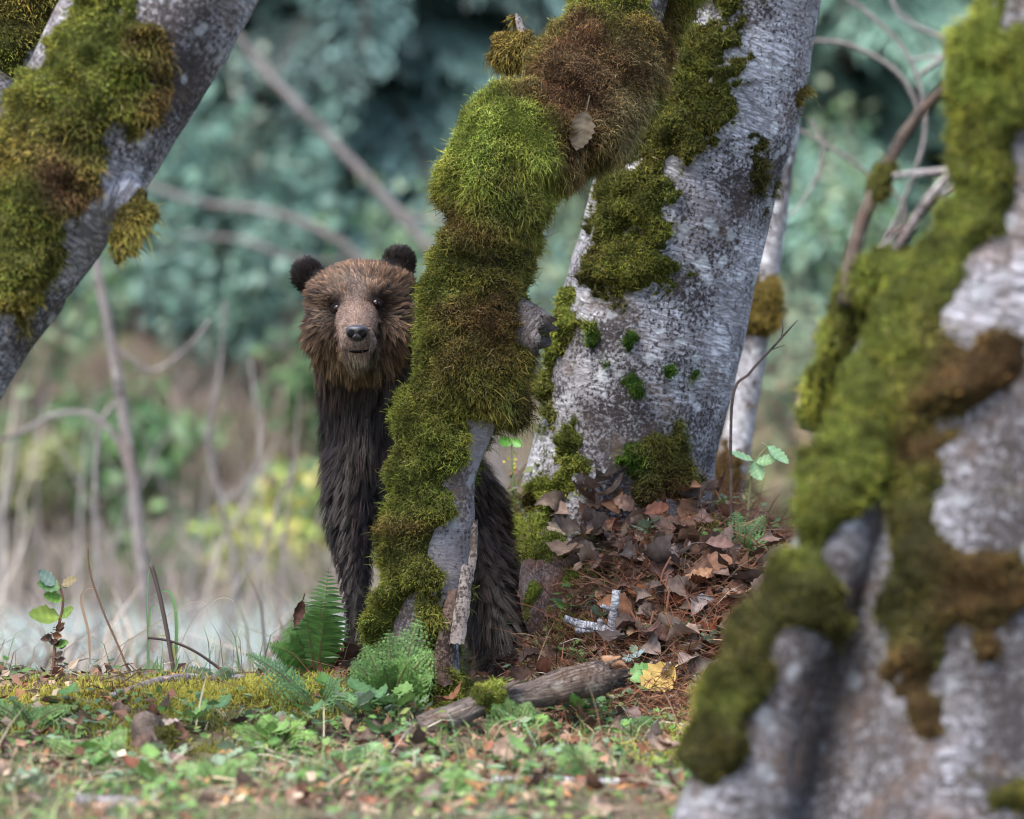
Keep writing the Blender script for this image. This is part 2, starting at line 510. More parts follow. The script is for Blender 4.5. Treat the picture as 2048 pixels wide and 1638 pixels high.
def water():
    m, nt, b = new_mat('stream_water')
    b.inputs["Base Color"].default_value = (.24, .30, .29, 1)
    b.inputs["Roughness"].default_value = .08
    b.inputs["Specular IOR Level"].default_value = .9
    n = nd(nt, "ShaderNodeTexNoise"); n.inputs["Scale"].default_value = 6; n.inputs["Detail"].default_value = 4
    g = nd(nt, "ShaderNodeNewGeometry")
    nt.links.new(g.outputs["Position"], n.inputs["Vector"])
    bp = nd(nt, "ShaderNodeBump"); bp.inputs["Strength"].default_value = .6; bp.inputs["Distance"].default_value = .03
    nt.links.new(n.outputs[0], bp.inputs["Height"]); nt.links.new(bp.outputs[0], b.inputs["Normal"])
    xs = np.linspace(-40, 40, 40)
    v = []
    for x in xs:
        v += [[x, 14.6 + .18 * x, -.6], [x, 19.3 + .18 * x, -.6]]
    q = [[2 * k, 2 * k + 2, 2 * k + 3, 2 * k + 1] for k in range(len(xs) - 1)]
    tag(obj("stream", mesh_np("stream", v, q), m), kind='structure')
water()

# ------------------------------------------------------------------ moss
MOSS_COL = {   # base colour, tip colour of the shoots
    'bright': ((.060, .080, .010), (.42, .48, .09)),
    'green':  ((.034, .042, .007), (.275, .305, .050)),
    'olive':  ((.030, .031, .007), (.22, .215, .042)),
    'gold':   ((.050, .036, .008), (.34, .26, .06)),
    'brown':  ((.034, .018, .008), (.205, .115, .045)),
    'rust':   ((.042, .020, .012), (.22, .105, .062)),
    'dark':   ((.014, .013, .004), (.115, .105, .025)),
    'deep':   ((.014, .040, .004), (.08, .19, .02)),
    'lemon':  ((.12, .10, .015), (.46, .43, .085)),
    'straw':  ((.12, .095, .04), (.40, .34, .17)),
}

def moss_on(name, v, q, blobs, base, thick, density, length, parent, seed=0, base_col='green', width=.0022, hang=0.3,
            tuft=1.0, d_hint=None, noise_amp=.45, nfreq=11.0, lift=.3, fine=False, lumpy=.75):
    """grow a cushion of moss on a surface: a lumpy shell where the field is positive, with shoots on it.
    blobs: (px, py, radius_px, strength, colour or None); negative strength bares the bark"""
    n = vert_normals(v, q)
    pr = project(v)
    facing = ((CAM - v) * n).sum(1) > 0
    fld = np.full(len(v), float(base))
    warp = np.stack([fbm(v, nfreq * 1.3, 3, seed + 51 + k) for k in range(3)], -1)
    cw = np.full(len(v), .12)
    cb = np.tile(np.array(MOSS_COL[base_col][0]), (len(v), 1)) * .12
    ct = np.tile(np.array(MOSS_COL[base_col][1]), (len(v), 1)) * .12
    for (px, py, rp, st, col) in blobs:
        dd = np.hypot(pr[:, 0] - px, pr[:, 1] - py) + np.where(facing, 0, 1e5)
        k = int(np.argmin(dd))
        c = v[k]
        R = rp * mpp(pr[k, 2])
        dist = np.linalg.norm(v - c + warp * R * .55, axis=1) / R
        w = np.exp(-(dist ** 2) * 1.1)
        fld += st * np.exp(-(dist ** 2.4) * .75)
        if col and st > 0:
            w2 = w ** 1.5
            cw += w2; cb += w2[:, None] * np.array(MOSS_COL[col][0]); ct += w2[:, None] * np.array(MOSS_COL[col][1])
    cb /= cw[:, None]; ct /= cw[:, None]
    fld += fbm(v, nfreq, 3, seed + 3) * noise_amp + fbm(v, nfreq * 4.5, 2, seed + 13) * noise_amp * .75
    cover = sstep(0, 1.1, fld)
    lump = .5 + .7 * (fbm(v, nfreq * 1.9, 3, seed + 8) * lumpy + .5)
    th = thick * cover ** 1.3 * np.clip(lump, .12, 1.9)
    sh = v + n * (th - .004)[:, None]
    qm = q[(cover[q].max(1) > .02)]
    if len(qm) == 0:
        return None
    used = np.unique(qm)
    mp = np.full(len(v), -1); mp[used] = np.arange(len(used))
    g = Geo()
    jit = (.75 + .5 * RNG.random(len(used)))[:, None]
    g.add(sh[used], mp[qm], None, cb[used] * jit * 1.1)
    # shoots
    tri = np.vstack([qm[:, [0, 1, 2]], qm[:, [0, 2, 3]]])
    wt = np.sqrt(cover[tri].mean(1)) * (.35 + .65 * (n[tri[:, 0]] @ nrm(-FWD) > -.25))
    p, _, ti, area = sample_mesh(sh, tri, 10, wt)
    N = int(area * density)
    p, _, ti, _ = sample_mesh(sh, tri, N, wt)
    vi = tri[ti, RNG.integers(0, 3, N)]
    nn = n[vi]
    up = np.array([0, 0, 1.0])
    rnd = nrm(RNG.normal(size=(N, 3)))
    under = sstep(.35, -.5, nn[:, 2])
    drp = hang * (.3 + under * 1.2)
    lf = vnoise(p, 25, seed + 40) * .5 + .5
    d0 = nrm(nn + rnd * .6 + up * lift * (1 - under)[:, None])
    rnd2 = nrm(RNG.normal(size=(N, 3)))
    d1 = nrm(d0 * .6 + rnd2 * .75 - up * (drp * .6)[:, None])
    d2 = nrm(d1 * .6 + nrm(RNG.normal(size=(N, 3))) * .7 - up * (drp * 1.3)[:, None])
    ln = length * (.45 + .75 * RNG.random(N)) * (.55 + .9 * lf) * (.7 + .8 * under * hang)
    ln = ln * np.where(RNG.random(N) < .07, 1.9, 1.0)
    side = nrm(np.cross(d0, nrm(RNG.normal(size=(N, 3)))))
    q1 = p + d0 * (ln * .4)[:, None]
    q2 = q1 + d1 * (ln * .35)[:, None]
    q3 = q2 + d2 * (ln * .3)[:, None]
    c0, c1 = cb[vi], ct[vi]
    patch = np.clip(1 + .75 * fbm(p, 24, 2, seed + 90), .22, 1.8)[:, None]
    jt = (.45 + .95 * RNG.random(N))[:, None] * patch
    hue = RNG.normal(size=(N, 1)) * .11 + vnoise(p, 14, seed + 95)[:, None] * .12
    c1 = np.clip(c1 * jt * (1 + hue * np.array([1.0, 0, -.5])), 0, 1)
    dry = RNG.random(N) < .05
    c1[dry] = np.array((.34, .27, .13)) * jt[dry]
    if fine:
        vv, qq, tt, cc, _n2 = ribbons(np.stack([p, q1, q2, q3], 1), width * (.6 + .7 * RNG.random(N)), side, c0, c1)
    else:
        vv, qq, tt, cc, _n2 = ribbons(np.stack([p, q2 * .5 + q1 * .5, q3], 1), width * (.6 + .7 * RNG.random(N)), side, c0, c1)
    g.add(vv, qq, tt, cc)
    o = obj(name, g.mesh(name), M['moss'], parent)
    o["kind"] = "stuff"
    return o

def join_sw(parts):
    V, Q, T, TC, k = [], [], [], [], 0
    for v, q, t, tc in parts:
        V.append(v); Q.append(q + k); TC.append(tc)
        if t is not None: T.append(t + k)
        k += len(v)
    return np.vstack(V), np.vstack(Q), (np.vstack(T) if T else None), np.vstack(TC)

def tree_root(name, base, label, group=None):
    return empty(name, base, label, 'tree', group)

def stub(parent, px, py, d, dirv, ln, r, name='branch_stub', mat=None, seed=0):
    p = at(px, py, d); dv = nrm(np.array(dirv, float))
    path = np.array([list(p + dv * t * ln) + [r * (1.25 - .4 * t)] for t in np.linspace(-.3, 1, 6)])
    v, q, t, tc = sweep(path, 20, 20, .35, 16, seed)
    # jagged broken end
    e = slice(19 * 20, 20 * 20)
    v[e] += dv * (RNG.random(20) * ln * .45 - .01)[:, None]
    v[-1] -= dv * .02
    return obj(name, mesh_np(name, v, q, t, {'tc': tc}), mat or M['bark_dim'], parent)

# ---- A: leaning mossy stem in front of the bear
tA = tree_root('leaning_alder', at(850, 1385, 11.9), 'crooked leaning alder stem thickly furred with moss that hides half of the bear')
A_path = pxpath([(838, 1500, 11.9, 88), (842, 1420, 11.9, 84), (848, 1330, 11.9, 76), (852, 1250, 11.9, 70), (868, 1150, 11.9, 66), (880, 1040, 11.9, 66), (893, 930, 11.9, 68), (922, 820, 11.9, 74),
                 (950, 710, 11.9, 78), (958, 610, 11.9, 70), (974, 510, 11.9, 58), (990, 425, 11.9, 64), (998, 345, 11.9, 76), (1030, 290, 11.9, 76), (1092, 275, 11.92, 60), (1150, 240, 11.97, 66), (1192, 160, 12.02, 78), (1238, 65, 12.06, 76), (1282, -20, 12.1, 70), (1320, -130, 12.14, 68), (1385, -450, 12.2, 62), (1440, -900, 12.3, 55)])
Av, Aq, At_, Atc = sweep(A_path, 420, 96, .10, 9, 11)
obj('trunk', mesh_np('leaning_trunk', Av, Aq, At_, {'tc': Atc}), M['bark_dim'], tA)
A_bl = [(1020, 260, 100, .3, 'bright'), (960, 300, 80, .3, 'bright'), (1000, 340, 80, .3, 'bright'), (940, 370, 50, .2, 'green'),
        (950, 440, 60, .2, 'brown'), (1050, 420, 80, .2, 'olive'), (1010, 380, 60, .2, 'dark'), (900, 540, 70, .3, 'green'), (980, 540, 60, .2, 'dark'),
        (880, 640, 70, .3, 'green'), (860, 720, 70, .3, 'green'), (980, 650, 60, .2, 'brown'), (950, 700, 60, .2, 'brown'), (900, 780, 80, .3, 'olive'), (830, 820, 80, .3, 'green'),
        (980, 770, 60, .2, 'olive'), (1010, 790, 50, .2, 'brown'), (820, 930, 70, .3, 'olive'), (790, 1000, 70, .3, 'green'), (830, 1060, 60, .3, 'brown'), (770, 1120, 60, .4, 'green'), (760, 1200, 60, .5, 'green'), (850, 1130, 60, .2, 'olive'),
        (865, 1230, 35, .4, 'olive'), (1180, 120, 110, .3, 'rust'), (1150, 200, 80, .3, 'rust'), (1130, 300, 60, .3, 'rust'), (1240, 130, 60, .3, 'brown'), (1300, 80, 60, .2, 'brown'),
        (1260, 115, 35, .3, 'straw'), (1220, 220, 60, .3, 'straw'), (1130, 350, 50, .2, 'brown'),
        # bare bark
        (968, 990, 62, -1.6, None), (958, 1080, 62, -1.6, None), (950, 1170, 60, -1.6, None), (938, 1260, 56, -1.6, None), (925, 1330, 50, -1.4, None), (985, 900, 40, -1.2, None),
        (945, 960, 50, -1.6, None), (930, 1040, 52, -1.6, None), (922, 1120, 50, -1.6, None), (912, 1200, 42, -1.5, None), (905, 1290, 40, -1.4, None), (815, 1230, 34, -1.8, None), (805, 1290, 36, -1.6, None), (960, 890, 35, -1.3, None),
        (1315, 25, 42, -1.8, None), (1045, 620, 30, -.8, None)]
moss_on('moss', Av, Aq, A_bl, 1.0, .054, 125000, .022, tA, 21, 'green', .0017, hang=.6, fine=True, lumpy=.55)
# bark slab peeling from the foot of the stem
def slab(name, rows, thick, parent, mat, seed):
    """rows: px,py,half-width px,d from top to bottom; a curved plate of bark"""
    nr_ = 8
    V = []
    S, _ = catmull(np.array(rows, float), 26)
    for k, (px, py, hw, d) in enumerate(S):
        for j in range(nr_):
            t = j / (nr_ - 1) * 2 - 1
            jig = (mnoise.noise((k * .3, j * .7, seed)) * 3)
            V.append(at(px + t * hw + jig * .6, py + jig * (3 if k in (0, 25) else .5), d + (t * t) * hw * mpp(d) * .55))
    V = np.array(V)
    n = 26 * nr_
    back = V + FWD * thick
    q = []
    for k in range(25):
        for j in range(nr_ - 1):
            a = k * nr_ + j
            q.append([a, a + 1, a + nr_ + 1, a + nr_]); q.append([n + a, n + a + nr_, n + a + nr_ + 1, n + a + 1])
        q.append([k * nr_, k * nr_ + nr_, n + k * nr_ + nr_, n + k * nr_])
        a = k * nr_ + nr_ - 1
        q.append([a, n + a, n + a + nr_, a + nr_])
    for j in range(nr_ - 1):
        q.append([j, n + j, n + j + 1, j + 1]); a = 25 * nr_ + j
        q.append([a, a + 1, n + a + 1, n + a])
    vv = np.vstack([V, back])
    tc = np.stack([np.tile(np.tile(np.linspace(0, .06, nr_), 26), 2), np.tile(np.repeat(np.linspace(0, .3, 26), nr_), 2), np.zeros(2 * n)], -1)
    return obj(name, mesh_np(name, vv, np.array(q), None, {'tc': tc}, False), mat, parent)
M['bark_red'] = bark_mat('inner_bark_brown', (.20, .14, .11), (.12, .075, .055), (.03, .018, .014), (.10, .05, .035), 1.0, 1.3)
M['bark_stub'] = bark_mat('broken_stub', (.26, .235, .235), (.15, .115, .10), (.04, .028, .025), (.12, .075, .05), 1.2, 1.4, bump=1.0)
M['bark_slab'] = bark_mat('dry_bark_grey', (.33, .28, .25), (.21, .165, .145), (.05, .04, .035), (.17, .12, .09), .8, 1.2)
slab('bark_slab', [(934, 1130, 10, 11.80), (928, 1190, 14, 11.79), (920, 1240, 16, 11.785), (913, 1288, 15, 11.78)], .018, tA, M['bark_slab'], 1)
slab('bark_slab', [(950, 1040, 6, 11.83), (947, 1100, 8, 11.82), (940, 1165, 7, 11.81)], .012, tA, M['bark_slab'], 2)
slab('bark_strip', [(905, 1180, 9, 11.80), (896, 1240, 14, 11.79), (888, 1300, 18, 11.785), (884, 1370, 22, 11.785)], .02, tA, M['bark_red'], 3)
stub(tA, 1010, 645, 11.87, (.80, -.35, -.30), .085, .050, mat=M['bark_stub'], seed=4)
# moss-hung dead twig above the knee
tw = pxpath([(1150, 125, 12.1, 14), (1110, 112, 12.2, 13), (1075, 105, 12.25, 11), (1050, 80, 12.25, 9), (1038, 45, 12.25, 8), (1030, 28, 12.25, 4)])
twb = pxpath([(1056, 118, 12.27, 6), (1040, 112, 12.27, 24), (1020, 104, 12.27, 30), (1002, 98, 12.27, 20), (990, 94, 12.27, 5)])
tv, tq, tt, ttc = join_sw([sweep(tw, 50, 20, .1, 20, 5), sweep(twb, 30, 28, .2, 16, 6)])
tb = obj('twig', mesh_np('twig', tv, tq, tt, {'tc': ttc}), M['bark_dim'], tA)
moss_on('moss', tv, tq, [(1010, 100, 50, .9, 'gold'), (1085, 100, 40, .5, 'straw'), (1035, 40, 25, -.8, None)], .3, .018, 120000, .022, tb, 31, 'gold', .002, hang=.9)

# ---- B: big white alder
tB = tree_root('white_alder', at(1235, 1040, 12.65), 'stout white-barked alder dotted with moss rising from the leaf-strewn mound')
B_path = pxpath([(1225, 1200, 12.65, 300), (1226, 1120, 12.65, 255), (1228, 1060, 12.65, 222), (1232, 1000, 12.65, 203), (1250, 900, 12.65, 190), (1270, 800, 12.65, 190), (1290, 700, 12.65, 193), (1316, 600, 12.65, 190),
                 (1343, 500, 12.65, 187), (1368, 400, 12.65, 186), (1402, 300, 12.65, 176), (1442, 200, 12.65, 160), (1478, 100, 12.65, 146), (1508, 0, 12.65, 132), (1545, -130, 12.65, 125), (1640, -550, 12.68, 116), (1740, -1100, 12.72, 106)])
Bv, Bq, Bt, Btc = sweep(B_path, 430, 160, .045, 5, 51, flute=.02)
obj('trunk', mesh_np('white_trunk', Bv, Bq, Bt, {'tc': Btc}), M['bark'], tB)
B_bl = [(1400, 40, 75, 1.5, 'olive'), (1395, 150, 75, 1.6, 'green'), (1380, 240, 70, 1.4, 'olive'), (1300, 300, 70, 1.4, 'olive'), (1250, 380, 60, 1.4, 'green'), (1215, 450, 60, 1.4, 'olive'), (1320, 400, 38, 1.2, 'green'),
        (1200, 540, 48, 1.2, 'dark'), (1285, 545, 62, 1.7, 'green'), (1250, 520, 40, 1.2, 'green'), (1530, 370, 48, 1.3, 'dark'), (1545, 440, 40, 1.1, 'dark'), (1520, 300, 30, 1, 'dark'), (1600, 200, 30, 1.3, 'gold'), (1590, 260, 25, 1.2, 'gold'), (1620, 100, 25, 1, 'brown'),
        (1135, 635, 42, 1.6, 'bright'), (1110, 700, 50, 1.5, 'green'), (1095, 780, 50, 1.4, 'olive'), (1170, 740, 30, 1, 'olive'),
        (1190, 685, 16, 1.5, 'deep'), (1250, 690, 20, 1.6, 'deep'), (1262, 755, 18, 1.5, 'deep'), (1265, 785, 16, 1.4, 'deep'), (1332, 742, 17, 1.5, 'deep'), (1380, 750, 11, 1.4, 'deep'), (1442, 755, 16, 1.3, 'dark'), (1190, 660, 12, 1.3, 'green'), (1210, 735, 10, 1.3, 'deep'),
        (1350, 800, 26, 1.0, 'brown'), (1075, 890, 40, 1.3, 'green'), (1110, 960, 62, 1.7, 'bright'), (1150, 880, 26, 1.2, 'green'), (1180, 930, 18, 1.2, 'green'), (1255, 915, 28, 1.5, 'deep'), (1330, 880, 40, 1.2, 'olive'), (1350, 930, 55, 1.4, 'olive'), (1300, 960, 45, 1.1, 'dark'), (1380, 970, 40, 1.1, 'olive'), (1340, 1010, 50, 1.1, 'brown'), (1060, 1000, 30, 1, 'brown')]
moss_on('moss', Bv, Bq, [(x, y, r * 1.18, st, c) for x, y, r, st, c in B_bl], -.92, .034, 95000, .022, tB, 61, 'olive', .0018, hang=.7, noise_amp=.62, nfreq=16, fine=True)

# ---- C: slim stem behind the white alder
tC = tree_root('slim_alder', at(1440, 1100, 14.2), 'slim pale alder stem with a golden moss tuft just behind the white alder')
Cv, Cq, Ct, Ctc = sweep(pxpath([(1435, 1150, 14.2, 36), (1445, 1040, 14.2, 32), (1462, 940, 14.2, 30), (1485, 830, 14.2, 28), (1505, 700, 14.2, 28), (1528, 560, 14.2, 26), (1550, 420, 14.2, 26), (1575, 250, 14.2, 25), (1600, 50, 14.2, 24), (1625, -150, 14.2, 22), (1690, -800, 14.2, 18)]), 120, 32, .08, 8, 71)
obj('trunk', mesh_np('slim_trunk', Cv, Cq, Ct, {'tc': Ctc}), M['bark'], tC)
moss_on('moss', Cv, Cq, [(1528, 590, 40, 1.8, 'gold'), (1515, 640, 45, 1.8, 'gold'), (1460, 900, 50, 1.5, 'brown'), (1450, 980, 50, 1.5, 'brown'), (1490, 820, 20, 1, 'brown')], -.9, .035, 60000, .022, tC, 72, 'gold', .0026, hang=.5)

# ---- D: left leaning trunk, and its neighbour
tD = tree_root('tilted_alder', at(-700, 1600, 11.2), 'thick tilted alder with mottled bark and moss on its upper side and a hanging knot')
D_path = pxpath([(1010, -1150, 11.2, 140), (740, -680, 11.2, 155), (480, -250, 11.2, 165), (400, -120, 11.2, 168), (325, 0, 11.2, 172), (243, 130, 11.2, 172), (172, 250, 11.2, 168), (100, 370, 11.2, 156), (25, 490, 11.2, 150), (-55, 610, 11.2, 152), (-140, 740, 11.2, 155), (-300, 960, 11.2, 165), (-470, 1200, 11.2, 185), (-600, 1420, 11.2, 215), (-680, 1620, 11.2, 260)])[::-1]
Dp = sweep(D_path, 340, 128, .07, 5, 81, flute=.02)
Dk = sweep(pxpath([(180, 380, 11.15, 80), (230, 385, 11.13, 62), (265, 395, 11.12, 44), (290, 405, 11.12, 22)]), 30, 40, .15, 12, 82)
Dv, Dq, Dt, Dtc = join_sw([Dp, Dk])
obj('trunk', mesh_np('tilted_trunk', Dv, Dq, Dt, {'tc': Dtc}), M['bark_left'], tD)
D_bl = [(200, 60, 110, 1.9, 'green'), (130, 160, 110, 1.9, 'green'), (190, 170, 70, 1.5, 'green'), (230, 200, 60, 1.2, 'olive'), (60, 260, 90, 1.6, 'green'), (90, 280, 80, 1.5, 'brown'), (30, 330, 60, 1.4, 'gold'), (120, 360, 60, 1.3, 'rust'), (300, 210, 40, 1.3, 'brown'), (320, 100, 40, 1.3, 'brown'), (280, 90, 30, 1, 'brown'), (390, 45, 18, 1.2, 'brown'),
        (40, 430, 70, 1.7, 'green'), (60, 520, 80, 1.6, 'olive'), (10, 560, 60, 1.5, 'green'), (20, 620, 60, 1.3, 'gold'), (110, 400, 40, 1.0, 'rust'), (330, 170, 30, 1, 'brown'), (230, 380, 50, -1.2, None), (270, 390, 30, -1.0, None), (200, 330, 50, -.8, None)]
moss_on('moss', Dv, Dq, D_bl, -.9, .040, 60000, .022, tD, 83, 'olive', .0026, hang=.55, noise_amp=.55)
# moss tongue hanging from the knot
hv, hq, ht, htc = sweep(pxpath([(282, 385, 11.10, 16), (276, 420, 11.08, 24), (258, 462, 11.08, 20), (242, 500, 11.08, 13), (232, 528, 11.08, 4)]), 40, 28, .2, 14, 84)
hb = obj('moss_tongue', mesh_np('moss_tongue', hv, hq, ht, {'col': np.tile((.03, .025, .008), (len(hv), 1))}), M['moss'], tD)
moss_on('moss', hv, hq, [(285, 450, 40, .4, 'gold'), (235, 500, 40, .3, 'gold')], .6, .014, 110000, .020, hb, 85, 'olive', .0024, hang=.8)

tD2 = tree_root('mossy_alder', at(-600, 1600, 11.8), 'mossy alder stem standing behind the tilted alder')
D2v, D2q, D2t, D2tc = sweep(pxpath([(400, -1150, 11.8, 82), (260, -680, 11.8, 88), (120, -220, 11.8, 95), (85, -100, 11.8, 95), (50, 0, 11.8, 95), (-5, 130, 11.8, 95), (-70, 260, 11.8, 98), (-170, 450, 11.8, 105), (-330, 800, 11.8, 125), (-480, 1200, 11.8, 160), (-560, 1560, 11.8, 220)])[::-1], 220, 64, .07, 6, 91)
obj('trunk', mesh_np('mossy_trunk', D2v, D2q, D2t, {'tc': D2tc}), M['bark_left'], tD2)
moss_on('moss', D2v, D2q, [(40, 30, 90, 1.6, 'olive'), (20, 120, 60, 1.5, 'green'), (70, -30, 80, 1.4, 'gold')], -.8, .035, 60000, .022, tD2, 92, 'olive', .0026, hang=.5)

# ---- E: blurred foreground tree on the right with buttress root and side branch
tE = tree_root('buttressed_alder', at(1900, 1800, 9.9), 'broad alder base with thick moss collar and pale bark patches and a dead side branch')
dE = 9.9
E1 = sweep(pxpath([(2200, -1200, dE, 130), (2160, -720, dE, 142), (2110, -300, dE, 150), (2095, -150, dE, 140), (2080, 0, dE, 128), (2070, 130, dE, 140), (2075, 250, dE, 130), (2070, 380, dE, 130), (2045, 500, dE, 160), (2015, 640, dE, 225), (1990, 780, dE, 270), (1965, 950, dE, 310), (1945, 1120, dE, 335), (1935, 1300, dE, 350), (1930, 1480, dE, 370), (1925, 1660, dE, 410), (1920, 1850, dE, 470)])[::-1], 320, 128, .07, 3.5, 101, flute=.05)
E2 = sweep(pxpath([(1440, 1850, 9.6, 150), (1462, 1680, 9.62, 118), (1488, 1530, 9.64, 102), (1522, 1400, 9.66, 95), (1580, 1270, 9.68, 90), (1640, 1150, 9.70, 82), (1690, 1020, 9.73, 80), (1745, 900, 9.76, 85), (1810, 770, 9.82, 90), (1900, 640, 9.88, 90)]), 160, 64, .10, 5, 102)
Ev, Eq, Et, Etc = join_sw([E1, E2])
obj('trunk', mesh_np('buttressed_trunk', Ev, Eq, Et, {'tc': Etc}), M['bark_soft'], tE)
E_bl = []
_edge = [(1985, 70), (1960, 130), (1940, 200), (1945, 270), (1960, 340), (1950, 400), (1930, 460), (1900, 520), (1850, 570), (1815, 630), (1790, 690), (1765, 750), (1730, 810), (1705, 870), (1675, 930), (1655, 990), (1635, 1050), (1615, 1110), (1590, 1170), (1550, 1230), (1510, 1280), (1475, 1330), (1445, 1385), (1425, 1440), (1412, 1500)]
for _k, (_x, _y) in enumerate(_edge):
    E_bl.append((_x, _y, 72 if _y < 300 else 62, 1.9, 'bright' if _y < 160 else ('green' if _y < 1130 or 1330 < _y < 1420 else 'dark')))
    if 560 < _y < 1000: E_bl.append((_x + 60, _y + 10, 50, 1.2, 'green'))
E_bl += [(2030, 120, 80, 1.7, 'green'), (2020, 210, 60, 1.3, 'green'), (1880, 690, 60, 1.4, 'olive'), (1930, 730, 70, 1.6, 'brown'), (2000, 745, 70, 1.6, 'brown'), (1860, 800, 70, 1.6, 'brown'), (1840, 900, 60, 1.6, 'brown'), (1825, 990, 55, 1.6, 'olive'), (1830, 1080, 60, 1.6, 'dark'),
         (1850, 1160, 70, 1.7, 'dark'), (1920, 1180, 75, 1.7, 'brown'), (2000, 1200, 60, 1.4, 'brown'), (1800, 1200, 45, 1.4, 'dark'), (1830, 1270, 55, 1.5, 'dark'), (1820, 1350, 60, 1.5, 'brown'), (1840, 1420, 45, 1.3, 'brown'), (1660, 1190, 55, 1.5, 'dark'), (1680, 1260, 40, 1.2, 'dark'), (2000, 950, 42, 1.3, 'olive'), (1990, 1300, 40, 1.2, 'brown'), (2025, 1590, 60, 1.3, 'olive'), (1960, 650, 28, 1.1, 'brown'),
         (1740, 985, 30, -1.2, None), (1742, 1050, 32, -1.2, None), (1748, 1115, 32, -1.2, None), (1748, 1180, 28, -1.0, None), (1585, 1320, 40, -1.2, None), (1570, 1400, 44, -1.3, None), (1550, 1480, 50, -1.2, None), (1970, 560, 70, -1.5, None), (2010, 620, 50, -1.3, None), (1990, 850, 60, -1.2, None), (1940, 940, 40, -1.0, None)]
moss_on('moss', Ev, Eq, E_bl, -.8, .038, 50000, .022, tE, 103, 'olive', .0028, hang=.4, nfreq=9)
br = pxpath([(1860, 590, 9.95, 30), (1800, 545, 10.0, 30), (1745, 555, 10.05, 28), (1705, 610, 10.1, 26), (1672, 680, 10.15, 22), (1645, 755, 10.2, 18), (1628, 820, 10.25, 12), (1620, 860, 10.25, 8)])
fv, fq, ft, ftc = sweep(br, 80, 32, .15, 9, 104)
fb = obj('branch', mesh_np('branch', fv, fq, ft, {'tc': ftc}), M['bark_dim'], tE)
moss_on('moss', fv, fq, [(1760, 500, 50, .4, 'green'), (1650, 680, 50, .4, 'green'), (1720, 640, 50, .3, 'dark'), (1620, 800, 50, .4, 'green')], .8, .022, 60000, .020, fb, 105, 'green', .0028, hang=.5)
def stick(parent, rows, name='twig', mat=None, seed=0, nl=50, nr=10, lump=.12):
    v, q, t, tc = sweep(pxpath(rows), nl, nr, lump, 25, seed)
    return obj(name, mesh_np(name, v, q, t, {'tc': tc}), mat or M['bark_dim'], parent), v, q
M['bark_dark'] = bark_mat('dead_wood_dark', (.13, .10, .085), (.075, .055, .045), (.02, .015, .014), (.09, .055, .04), .8, 2.0)
o_, v_, q_ = stick(tE, [(1690, 610, 10.05, 18), (1700, 545, 10.05, 17), (1722, 450, 10.05, 14), (1765, 350, 10.05, 15), (1805, 275, 10.05, 12), (1860, 205, 10.02, 12), (1930, 150, 10.0, 12), (1990, 110, 9.97, 12)], mat=M['bark_dark'], seed=106, lump=.2)
moss_on('moss', v_, q_, [(1765, 350, 38, 1.8, 'olive'), (1745, 390, 30, 1.3, 'olive'), (1725, 420, 22, 1, 'green')], -.8, .018, 60000, .016, o_, 107, 'olive', .0024)
stick(tE, [(1790, 500, 10.0, 10), (1820, 455, 10.0, 10), (1850, 410, 10.0, 11), (1900, 350, 9.98, 10), (1950, 310, 9.95, 9)], mat=M['bark_dim'], seed=108)
stick(tE, [(1785, 352, 10.0, 6), (1840, 346, 10.0, 7), (1900, 340, 9.98, 7), (1960, 330, 9.95, 7)], mat=M['bark_dim'], seed=109)
stick(tE, [(1770, 470, 10.0, 5), (1820, 450, 10.0, 5), (1870, 400, 10.0, 6), (1930, 360, 9.95, 6)], mat=M['bark_dim'], seed=110)

